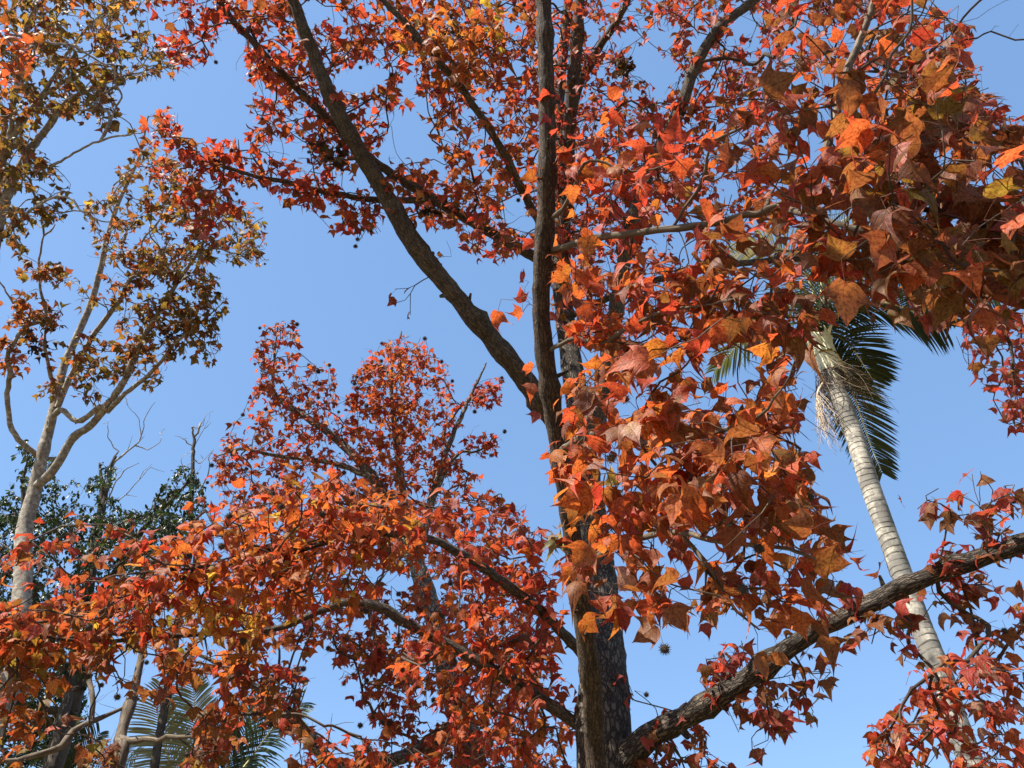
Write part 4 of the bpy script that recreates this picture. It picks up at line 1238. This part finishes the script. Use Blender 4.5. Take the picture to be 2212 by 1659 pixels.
# pale-barked olive-brown tree at left
b = ground_at(P(-20, 1600, 7.0))
simple_tree("sweet_gum_tree", "tall pale barked tree at the left edge with forking limbs and olive brown leaves", "tree", b,
    [b, b + [0.02, 0.05, 1.3], P(5, 1520, 7.1), P(35, 1400, 7.5), P(50, 1250, 8.0), P(52, 1150, 8.4), P(75, 1060, 8.7), P(92, 980, 8.9), P(115, 890, 9.2), P(135, 800, 9.5), P(160, 740, 9.7), P(195, 660, 9.9), P(215, 590, 10.0), P(230, 520, 10.1), P(255, 440, 10.2), P(300, 340, 10.3), P(320, 250, 10.4)],
    [0.14, 0.13, 0.12, 0.112, 0.106, 0.1, 0.092, 0.075, 0.066, 0.058, 0.053, 0.046, 0.042, 0.037, 0.03, 0.02, 0.01],
    [([P(80, 1050, 8.7), P(120, 1010, 8.7), P(155, 950, 8.8), P(200, 915, 8.8), P(235, 870, 8.8), P(270, 820, 8.8), P(300, 750, 8.9), P(340, 680, 8.9), P(390, 600, 9.0), P(430, 540, 9.0), P(470, 470, 9.1)], [0.065, 0.058, 0.053, 0.05, 0.046, 0.042, 0.038, 0.033, 0.027, 0.02, 0.01]),
     ([P(104, 930, 9.0), P(130, 885, 8.9), P(165, 910, 8.8), P(195, 895, 8.75), P(215, 878, 8.75), P(232, 885, 8.78)], [0.04, 0.036, 0.033, 0.032, 0.03, 0.026]),
     ([P(232, 890, 8.8), P(270, 850, 8.7), P(310, 820, 8.7), P(340, 790, 8.7), P(375, 745, 8.7), P(430, 700, 8.7), P(475, 660, 8.7)], [0.033, 0.03, 0.028, 0.025, 0.02, 0.013, 0.007]),
     ([P(125, 880, 9.2), P(150, 820, 9.3), P(170, 780, 9.3), P(195, 735, 9.3), P(235, 680, 9.4), P(265, 640, 9.4), P(285, 600, 9.4), P(340, 580, 9.4), P(390, 560, 9.5), P(440, 520, 9.5)], [0.042, 0.04, 0.04, 0.038, 0.036, 0.032, 0.026, 0.02, 0.014, 0.008]),
     ([P(82, 985, 8.9), P(40, 950, 8.8), P(22, 915, 8.8), P(15, 850, 8.8), P(22, 805, 8.8), P(15, 770, 8.8), P(25, 750, 8.8), P(50, 710, 8.9), P(95, 690, 9.0), P(100, 665, 9.0), P(88, 630, 9.0), P(85, 560, 9.1), P(95, 510, 9.1)], [0.04, 0.036, 0.034, 0.032, 0.031, 0.03, 0.028, 0.025, 0.022, 0.02, 0.018, 0.015, 0.012]),
     ([P(95, 510, 9.1), P(90, 480, 9.1), P(92, 465, 9.1)], [0.012, 0.009, 0.006]), ([P(95, 510, 9.1), P(108, 500, 9.1), P(120, 485, 9.1)], [0.010, 0.008, 0.006]),
     ([P(120, 850, 9.2), P(108, 800, 9.1), P(98, 755, 9.1), P(97, 715, 9.1)], [0.028, 0.024, 0.02, 0.014]),
     ([P(80, 740, 9.0), P(50, 690, 9.0), P(25, 650, 9.0), P(0, 610, 9.0), P(-40, 560, 9.0)], [0.014, 0.013, 0.012, 0.010, 0.006]),
     ([P(-10, 1500, 7.2), P(-60, 1250, 7.2), P(-40, 900, 7.6), P(-20, 600, 8.0), P(5, 450, 8.2), P(30, 390, 8.3), P(60, 330, 8.4), P(100, 280, 8.5), P(140, 225, 8.5), P(190, 195, 8.5), P(250, 170, 8.6), P(310, 155, 8.6)], [0.09, 0.085, 0.08, 0.07, 0.062, 0.056, 0.05, 0.043, 0.035, 0.025, 0.016, 0.008]),
     ([P(0, 460, 8.2), P(-5, 400, 8.2), P(15, 320, 8.2), P(50, 260, 8.2), P(85, 215, 8.3), P(140, 175, 8.3), P(190, 140, 8.4), P(240, 145, 8.4)], [0.05, 0.045, 0.042, 0.036, 0.03, 0.022, 0.014, 0.008]),
     ([P(85, 215, 8.3), P(120, 160, 8.3), P(150, 110, 8.4), P(190, 60, 8.4), P(240, 10, 8.5), P(270, -50, 8.5)], [0.026, 0.022, 0.018, 0.014, 0.01, 0.006]),
     ([P(20, 300, 8.2), P(50, 90, 8.0), P(75, 10, 8.0), P(90, -80, 8.0)], [0.03, 0.025, 0.02, 0.012]),
     ([P(0, 510, 7.9), P(60, 460, 7.6), P(110, 430, 7.4), P(150, 427, 7.3), P(180, 460, 7.2), P(230, 480, 7.1), P(300, 470, 7.0)], [0.014, 0.013, 0.012, 0.011, 0.009, 0.007, 0.004]),
     ([P(110, 362, 7.6), P(180, 320, 7.5), P(230, 300, 7.4), P(270, 292, 7.3), P(315, 285, 7.2)], [0.012, 0.012, 0.011, 0.009, 0.005])],
    [([(-60,-60),(315,-60),(320,60),(370,120),(390,160),(350,165),(290,165),(250,185),(240,200),(280,240),(230,290),(215,255),(165,265),(150,230),(120,220),(95,250),(60,300),(-60,340)], 380, 7.4, 9.2, [(OLI,5),(DOL,3),(BRO,3),(YEL,.6),(ORA,.6)]),
     ([(-40,290),(70,300),(60,330),(95,345),(145,380),(150,415),(120,430),(150,480),(180,510),(120,500),(65,465),(45,500),(60,540),(40,560),(-40,490)], 85, 7.6, 8.8, [(OLI,4),(DOL,4),(BRO,2)]),
     ([(180,440),(240,420),(300,320),(400,340),(470,430),(575,455),(580,590),(500,560),(440,600),(400,640),(300,560),(230,540),(200,520)], 215, 8.4, 9.8, [(OLI,4),(BRO,3),(ORA,1),(DOL,2),(YEL,.7)]),
     ([(257,680),(267,660),(317,653),(367,626),(417,600),(433,580),(483,620),(500,666),(477,680),(480,726),(473,766),(463,806),(433,796),(427,770),(393,766),(353,766),(320,780),(293,806),(360,806),(367,830),(313,836),(293,813),(280,786),(273,753),(267,720)], 120, 8.5, 9.4, [(OLI,4),(DOL,3),(BRO,3),(ORA,.6)]),
     ([(150,760),(167,726),(213,723),(253,740),(277,733),(293,760),(277,786),(260,813),(240,826),(227,853),(197,870),(180,856),(160,843),(147,813)], 50, 8.7, 9.5, [(OLI,4),(DOL,3),(BRO,3),(ORA,.6)]),
     ([(30,590),(50,573),(80,583),(133,577),(160,570),(165,590),(140,615),(110,600),(60,600)], 16, 8.9, 9.3, [(BRO,3),(OLI,2),(ORA,1)]),
     ([(23,636),(43,623),(80,633),(77,663),(100,676),(133,660),(140,686),(127,713),(93,700),(27,706),(20,680)], 32, 8.8, 9.2, [(BRO,3),(ORA,2),(OLI,2)]),
     ([(-40,746),(37,733),(67,753),(67,783),(37,786),(-40,800)], 20, 8.7, 9.0, [(BRO,3),(ORA,2),(OLI,1)]),
     ([(83,823),(117,826),(127,846),(110,860),(83,850)], 6, 8.9, 9.2, [(BRO,3),(OLI,2)]),
     ([(157,605),(200,605),(210,650),(170,650)], 6, 9.2, 9.6, [(BRO,3),(OLI,2)]), ([(220,560),(370,553),(390,590),(300,640),(230,630)], 34, 9.0, 9.6, [(BRO,3),(OLI,3),(ORA,1)]),
     ([(0,60),(80,70),(75,130),(40,170),(0,160)], 8, 5.3, 5.9, [(ORA,3),(ORED,2)])],
    T_MID, M_LEAF, M_PALE, 0.102, 3.7, 47, more=1.25, spread=0.30, girth=0.84, curl=0.75, extra_seeds=24, r0=0.0034, clumps=((92, 735, 9.0, 34, 0.10), (365, 725, 8.7, 16, 0.07)), twigmat=M_PALE)

# evergreen behind, lower left
b = ground_at(P(150, 1650, 9.0))
GRN, GR2, GR3 = (0.032, 0.060, 0.016), (0.055, 0.085, 0.02), (0.018, 0.036, 0.012)
simple_tree("evergreen_tree", "bushy dark green small leaved evergreen behind the orange sprays, lower left", "tree", b,
    [b, b + [0, 0, 1.5], P(160, 1500, 9.6), P(180, 1350, 10.2), P(200, 1200, 10.8), P(220, 1080, 11.3), P(215, 1000, 11.6)],
    [0.16, 0.14, 0.11, 0.09, 0.07, 0.04, 0.015],
    [([P(160, 1480, 9.7), P(90, 1350, 9.9), P(60, 1200, 10.2), P(50, 1060, 10.6), P(60, 985, 10.8)], [0.07, 0.055, 0.04, 0.025, 0.01]),
     ([P(185, 1330, 10.3), P(260, 1220, 10.4), P(320, 1130, 10.6), P(390, 1060, 10.8), P(420, 1015, 11)], [0.06, 0.045, 0.035, 0.02, 0.01]),
     ([P(155, 1540, 9.5), P(80, 1530, 9.4), P(20, 1500, 9.3), P(-60, 1440, 9.2)], [0.06, 0.045, 0.03, 0.015])],
    [([(-60,1070),(20,1060),(40,1030),(30,985),(50,965),(75,985),(85,1010),(110,985),(140,985),(150,1045),(195,1040),(215,985),(250,1000),(262,1050),(285,1085),(320,1090),(345,1080),(330,1130),(200,1130),(-60,1150)], 130, 9.8, 11.4, [(GRN,3),(GR2,2),(GR3,2)]),
     ([(330,1085),(365,1020),(400,1010),(440,1040),(450,1090),(430,1150),(340,1130)], 60, 10.0, 11.2, [(GRN,3),(GR2,2),(GR3,2)]),
     ([(-60,1110),(420,1110),(430,1180),(340,1300),(250,1330),(200,1480),(200,1560),(140,1640),(-60,1700)], 1100, 9.0, 11.2, [(GRN,3),(GR2,1),(GR3,3)])],
    T_OVAL, M_GREEN, M_TWIG, 0.092, 17, 53, pet=0.02, spread=0.30, r0=0.0022, curl=0.8)

# small pale tree whose trunk shows in the lower left gap
b = ground_at(P(228, 1720, 5.0))
simple_tree("young_tree", "thin grey trunk forking in the blue gap at lower left below orange leaves", "tree", b,
    [b, b + [0, 0, 0.9], P(245, 1690, 5.05), P(258, 1600, 5.3), P(275, 1540, 5.5), P(290, 1490, 5.7), P(310, 1400, 6.0), P(330, 1330, 6.2), P(345, 1250, 6.4)],
    [0.05, 0.045, 0.04, 0.037, 0.034, 0.031, 0.025, 0.017, 0.008],
    [([P(260, 1592, 5.3), P(290, 1600, 5.2), P(330, 1597, 5.1), P(400, 1590, 5.0), P(470, 1600, 4.9)], [0.02, 0.018, 0.016, 0.012, 0.006]),
     ([P(275, 1525, 5.55), P(235, 1545, 5.4), P(200, 1555, 5.3), P(160, 1580, 5.2), P(130, 1612, 5.1), P(60, 1638, 5.0), P(-20, 1645, 4.9)], [0.012, 0.014, 0.017, 0.019, 0.02, 0.018, 0.012]),
     ([P(198, 1555, 5.3), P(200, 1520, 5.35), P(195, 1470, 5.5), P(185, 1400, 5.7)], [0.017, 0.016, 0.015, 0.010])],
    [([(230,1590),(270,1560),(275,1640),(235,1659)], 7, 4.9, 5.3, [(BRO,3),(OLI,1)]),
     ([(230,1260),(420,1250),(400,1400),(350,1400),(250,1390)], 30, 5.4, 6.2, [(BRO,3),(ORA,2),(OLI,1)]),
     ([(340,1560),(480,1540),(520,1620),(420,1659),(340,1640)], 22, 4.8, 5.3, [(BRO,3),(CRIM,1),(OLI,1)])],
    T_MID, M_LEAF, M_SMOOTH, 0.09, 4.0, 61, more=1.4, r0=0.002)

# bare trees behind the evergreen
rng2 = np.random.default_rng(77)


def bare_tree(label, base, trunk, tr, limbs):
    root = thing("bare_tree", label, "tree", base)
    B = Build()
    q, r = spline(trunk, tr, 0.08)
    tube(B, q + rng2.normal(0, 0.006, q.shape), r, 9, rough=0.05, rng=rng2)
    B.make("trunk", M_LIMB, root, base)
    for pts, rad in limbs:
        LB = Build()
        q, r = spline(pts, rad, 0.08)
        q = q + np.vstack([np.zeros((1, 3)), rng2.normal(0, 0.008, (len(q) - 1, 3))])
        r = r * 0.75
        tube(LB, q, r, 7, rough=0.05, rng=rng2)
        for k in range(max(2, len(q) // 5)):       # side twiglets
            j = rng2.integers(2, len(q))
            d = unit(rng2.normal(0, 1, 3) + np.array([0, 0, 0.9]) + unit(q[j] - q[j - 1]))
            e = q[j] + d * rng2.uniform(0.12, 0.34)
            m_ = (q[j] + e) / 2 + rng2.normal(0, 0.025, 3)
            tube(LB, np.array([q[j], m_, e]), [min(r[j], 0.006) * 0.9, 0.0045, 0.003], 4)
        LB.make("limb", M_PALE, root, base)


t0 = 12.0
b = ground_at(P(200, 1500, 9.0))
bare_tree("leafless pale branching twigs rising above the dark evergreen at left", b,
    [b, b + [0, 0, 3.0], P(205, 1200, 10.6), P(222, 1100, 11.2), P(240, 1010, 11.6), P(248, 985, 11.7)], [0.09, 0.07, 0.05, 0.04, 0.032, 0.026],
    [([P(240, 1010, 11.6), P(262, 985, 11.7), P(290, 962, 11.8), P(305, 945, 11.9), P(315, 900, 12.0), P(335, 868, 12.0)], [0.026, 0.022, 0.018, 0.013, 0.008, 0.005]),
     ([P(248, 985, 11.7), P(255, 975, 11.7), P(238, 955, 11.8), P(232, 920, 11.8), P(233, 905, 11.9)], [0.016, 0.014, 0.010, 0.007, 0.004]),
     ([P(290, 962, 11.8), P(320, 970, 11.9), P(345, 955, 11.9), P(348, 940, 12)], [0.014, 0.010, 0.007, 0.004]),
     ([P(222, 1100, 11.2), P(250, 1040, 11.4), P(275, 1010, 11.5), P(300, 1000, 11.6)], [0.018, 0.013, 0.009, 0.005]),
     ([P(305, 945, 11.9), P(300, 905, 12), P(285, 885, 12), P(270, 870, 12)], [0.010, 0.007, 0.005, 0.003]),
     ([P(222, 1100, 11.2), P(270, 1070, 11.4), P(305, 1030, 11.5), P(325, 1010, 11.6), P(355, 1022, 11.7)], [0.012, 0.010, 0.008, 0.006, 0.003])])
b = ground_at(P(400, 1500, 9.3))
bare_tree("dead upright stem with broken stubs standing above the evergreen's right shoulder", b,
    [b, b + [0, 0, 3.0], P(408, 1200, 10.8), P(412, 1100, 11.4), P(416, 1020, 11.8), P(418, 960, 12.1), P(419, 945, 12.2)], [0.07, 0.055, 0.04, 0.034, 0.03, 0.026, 0.022],
    [([P(419, 945, 12.2), P(416, 928, 12.2), P(418, 922, 12.2)], [0.024, 0.022, 0.020]), ([P(419, 945, 12.2), P(428, 935, 12.2), P(434, 915, 12.3)], [0.022, 0.022, 0.022]),
     ([P(416, 962, 12.1), P(405, 956, 12.1), P(397, 946, 12.1)], [0.014, 0.012, 0.009]), ([P(421, 962, 12.1), P(435, 935, 12.2), P(452, 905, 12.2)], [0.008, 0.006, 0.003]),
     ([P(414, 990, 12.0), P(430, 1000, 11.9), P(436, 998, 11.9)], [0.014, 0.011, 0.008]), ([P(410, 1060, 11.6), P(395, 1010, 11.6), P(393, 985, 11.6)], [0.010, 0.008, 0.004]),
     ([P(412, 1100, 11.4), P(448, 1030, 11.4), P(452, 990, 11.4), P(460, 970, 11.4)], [0.014, 0.012, 0.008, 0.004])])


# ------------------------------------------------------------------ palms
def frond(root, base, pts, seed, n=58, llen=0.5, droop=0.5, cols=((0.05, 0.075, 0.02), (0.09, 0.115, 0.035)), rr=0.016, fold=0.35, bare=0.12, side=None, wid=0.016):
    """one feather frond: leaflet blades in one mesh, its midrib as a sub-part"""
    rng = np.random.default_rng(seed)
    q, r = spline(pts, np.linspace(rr, 0.003, len(pts)), 0.03)
    tg = unit(np.gradient(q, axis=0))
    L = np.concatenate([[0], np.cumsum(np.linalg.norm(np.diff(q, axis=0), axis=1))])
    side = np.array(side, float) if side is not None else np.array([0, 0, 1.0])
    B = Build()
    for k in range(n):
        f = bare + (1 - bare) * (k + 0.5) / n
        i = int(np.searchsorted(L, f * L[-1]).clip(1, len(q) - 1))
        t = tg[i]
        x = unit(np.cross(t, side)); up = np.cross(x, t)
        for s in (-1, 1):
            ll = llen * (math.sin(math.pi * min(1, 0.18 + f * 0.75)) ** 0.7) * rng.uniform(0.88, 1.08)
            d = unit(x * s * 1.0 + t * (0.45 + 0.5 * f) + up * fold * rng.uniform(0.6, 1.3) + rng.normal(0, 0.06, 3))
            w = wid * rng.uniform(0.8, 1.15)
            wv = unit(np.cross(d, up)) * w
            seg = 5
            a, bb = [], []
            for m in range(seg + 1):
                z = m / seg
                c = q[i] + d * ll * z + np.array([0, 0, -droop * ll * z * z * 0.7])
                ww = (0.55 + 1.2 * z) * (1 - z) ** 0.55 if z > 0 else 0.5
                a.append(c - wv * ww); bb.append(c + wv * ww)
            v = np.array(a + bb)
            Q = [(m, m + 1, seg + 2 + m, seg + 1 + m) for m in range(seg)]
            col = np.array(cols[0]) + (np.array(cols[1]) - np.array(cols[0])) * rng.random()
            uv = np.array([(-0.03, 0.2 * m) for m in range(seg + 1)] + [(0.05, 0.2 * m) for m in range(seg + 1)])
            B.add(v, None, Q, np.tile(np.array([*col, rng.random()], np.float32), (len(v), 1)), uv)
    o = B.make("frond", M_FROND, root, base)
    RB = Build()
    tube(RB, q, r, 8)
    RB.make("midrib", M_SHAFT, o, base)
    o2 = o.children[0]
    o2.location = (0, 0, 0)
    return o


pb_ = ground_at(P(2075, 1580, 6.5))
palm = thing("palm_tree", "tall palm with a pale ringed trunk leaning across the open sky at right", "palm", pb_)
pt = [pb_, pb_ + [0.0, 0.02, 0.9], P(2080, 1600, 6.45), P(2045, 1490, 6.75), P(1985, 1340, 7.2), P(1930, 1190, 7.7), P(1880, 1050, 8.2), P(1842, 930, 8.7), P(1810, 850, 9.05), P(1790, 800, 9.3)]
pr = [0.15, 0.114, 0.099, 0.098, 0.098, 0.099, 0.1, 0.1, 0.1, 0.1]
B = Build()
q, r = spline(pt, pr, 0.03)
r = r * (1 + 0.012 * np.sin(np.arange(len(r)) * 2.1))
tube(B, q, r, 28, rough=0.008, rng=rng2)
B.make("trunk", M_PALM, palm, pb_)
top = P(1772, 700, 9.6)
B = Build()
cs = [P(1793, 806, 9.28), P(1783, 775, 9.42), P(1776, 750, 9.5)]
q, r = spline(cs, [0.125, 0.135, 0.11], 0.03)
tube(B, q, r, 20, rough=0.02, rng=rng2)
for k in range(7):            # cut sheath ends standing up round the shaft
    a = k / 7 * 6.283 + 0.4
    o0 = q[-1] + 0.085 * np.array([math.cos(a), math.sin(a), 0])
    e = o0 + np.array([0.07 * math.cos(a), 0.07 * math.sin(a), rng2.uniform(0.14, 0.3)])
    tube(B, np.array([o0 - [0, 0, 0.15], o0, (o0 + e) / 2, e]), [0.05, 0.048, 0.042, 0.03], 8)
B.make("crownshaft", M_SHAFT, palm, pb_)
C0 = P(1780, 770, 9.45)
dark = ((0.022, 0.036, 0.012), (0.055, 0.075, 0.025))
lite = ((0.07, 0.10, 0.03), (0.13, 0.16, 0.06))
fr = [
    ([C0, P(1800, 690, 9.5), P(1850, 655, 9.4), P(1920, 655, 9.2), P(1990, 680, 9.0), P(2040, 705, 8.9)], 0.62, 0.9, dark),
    ([C0, P(1795, 725, 9.6), P(1820, 730, 9.7), P(1850, 765, 9.8), P(1885, 820, 9.8)], 0.55, 0.5, dark),
    ([C0, P(1800, 760, 9.7), P(1825, 800, 9.9), P(1850, 870, 10.0), P(1880, 960, 9.9), P(1905, 1020, 9.8)], 0.5, 0.35, dark),
    ([C0, P(1775, 660, 9.7), P(1830, 590, 9.7), P(1920, 560, 9.5), P(2040, 580, 9.2), P(2150, 640, 8.9)], 0.62, 0.6, lite),
    ([C0, P(1760, 690, 9.9), P(1720, 660, 10.2), P(1650, 690, 10.4), P(1590, 750, 10.5), P(1545, 800, 10.5)], 0.55, 0.6, lite),
    ([C0, P(1760, 640, 9.9), P(1720, 560, 10), P(1660, 530, 10), P(1600, 545, 9.9), P(1540, 590, 9.8)], 0.55, 0.5, ((0.16, 0.17, 0.09), (0.3, 0.3, 0.2))),  # leaflets coloured whitish to stand in for sun on this frond
    ([C0, P(1775, 620, 9.9), P(1790, 520, 10.2), P(1830, 470, 10.4), P(1890, 460, 10.6)], 0.55, 0.4, lite),
    ([C0, P(1790, 650, 10), P(1860, 600, 10.3), P(1960, 610, 10.5), P(2060, 680, 10.5)], 0.55, 0.5, dark),
]
for i, (pts, ll, dr, cc) in enumerate(fr):
    frond(palm, pb_, pts, 100 + i, 84, ll, dr, cc, 0.026)
B = Build()
for k in range(150):          # brown fibre hanging from the old leaf bases
    a = rng2.uniform(0, 6.283)
    s0 = P(1790 + rng2.uniform(-8, 8), 790 + rng2.uniform(-10, 45), 9.25) + 0.12 * np.array([math.cos(a), math.sin(a), 0])
    L_ = rng2.uniform(0.12, 0.55)
    d = np.array([math.cos(a) * 0.5 + 0.35, math.sin(a) * 0.4, -1.0])
    m1 = s0 + d * L_ * 0.5 + rng2.normal(0, 0.03, 3)
    e = s0 + d * L_ + rng2.normal(0, 0.07, 3)
    tube(B, spline([s0, m1, e], [0.004, 0.004, 0.002], 0.08)[0], spline([s0, m1, e], [0.0045, 0.004, 0.002], 0.08)[1], 3)
B.make("fibre_fringe", M_FIBRE, palm, pb_)
B = Build()                   # spent flower stalk hanging at the left of the trunk
st = [P(1790, 815, 9.2), P(1770, 840, 9.05), P(1765, 870, 9.0), P(1768, 900, 8.95)]
q, r = spline(st, [0.018, 0.016, 0.013, 0.010], 0.03)
tube(B, q, r, 7)
for k in range(90):
    s0 = q[rng2.integers(len(q) // 2, len(q))]
    L_ = rng2.uniform(0.2, 0.5)
    e = s0 + np.array([rng2.normal(0.06, 0.11), rng2.normal(0, 0.08), -L_])
    m1 = (s0 + e) / 2 + rng2.normal(0, 0.035, 3)
    pq, pr2 = spline([s0, m1, e], [0.0035, 0.003, 0.002], 0.07)
    tube(B, pq + rng2.normal(0, 0.008, pq.shape), pr2, 3)
B.make("flower_stalk", plain_material("spent_flower_stalk", (0.3, 0.22, 0.14), (0.6, 0.5, 0.38), 30, 0.9), palm, pb_)
B = Build()                   # pale spathe
q, r = spline([P(1800, 800, 9.15), P(1806, 820, 9.1), P(1813, 845, 9.05)], [0.012, 0.03, 0.008], 0.02)
tube(B, q, r, 8)
B.make("spathe", M_SHAFT, palm, pb_)


def low_palm(label, bx, bt, crown, fronds, seed):
    b = ground_at(P(bx, 1660, bt))
    root = thing("palm_tree", label, "palm", b)
    B = Build()
    q, r = spline([b, (b + crown) / 2 + [0.05, 0, 0], crown], [0.13, 0.1, 0.09], 0.04)
    tube(B, q, r, 18, rough=0.01, rng=rng2)
    B.make("trunk", M_PALM, root, b)
    for i, (pts, ll, cc, sd) in enumerate(fronds):
        frond(root, b, [crown] + pts, seed + i, 95, ll, 0.3, cc, 0.02, side=sd, wid=0.012)


cr = P(430, 1800, 9.0)
low_palm("palm whose pale sunlit feather fronds rise into the blue gap at bottom left", 430, 9.0, cr,
    [([P(390, 1700, 9.2), P(352, 1600, 9.4), P(340, 1530, 9.5), P(350, 1480, 9.6)], 0.5, ((0.20, 0.22, 0.10), (0.36, 0.37, 0.22)), (0, -1, 0.3)),  # this frond and the next coloured pale cream in place of sunlight
     ([P(430, 1700, 9.2), P(425, 1600, 9.4), P(420, 1520, 9.6), P(415, 1460, 9.7)], 0.5, ((0.20, 0.22, 0.10), (0.34, 0.35, 0.20)), (0, -1, 0.3)),
     ([P(480, 1720, 9.1), P(540, 1640, 9.2), P(600, 1560, 9.3), P(650, 1520, 9.4)], 0.75, dark, (0, -1, 0.6)),
     ([P(470, 1700, 9.2), P(520, 1600, 9.5), P(560, 1520, 9.8)], 0.6, dark, (0, -1, 0.6))], 200)
cr = P(120, 1780, 10.0)
low_palm("palm mostly below the frame, dark fronds fanning behind the evergreen's foot", 120, 10.0, cr,
    [([P(150, 1690, 10.1), P(185, 1630, 10.2), P(215, 1585, 10.3)], 0.6, dark, (0, -1, 0.5)),
     ([P(180, 1710, 10.0), P(240, 1660, 9.9), P(290, 1640, 9.8)], 0.55, dark, (0, -1, 0.5)),
     ([P(110, 1690, 10.2), P(130, 1620, 10.4), P(160, 1560, 10.6)], 0.5, lite, (0, -1, 0.5))], 220)
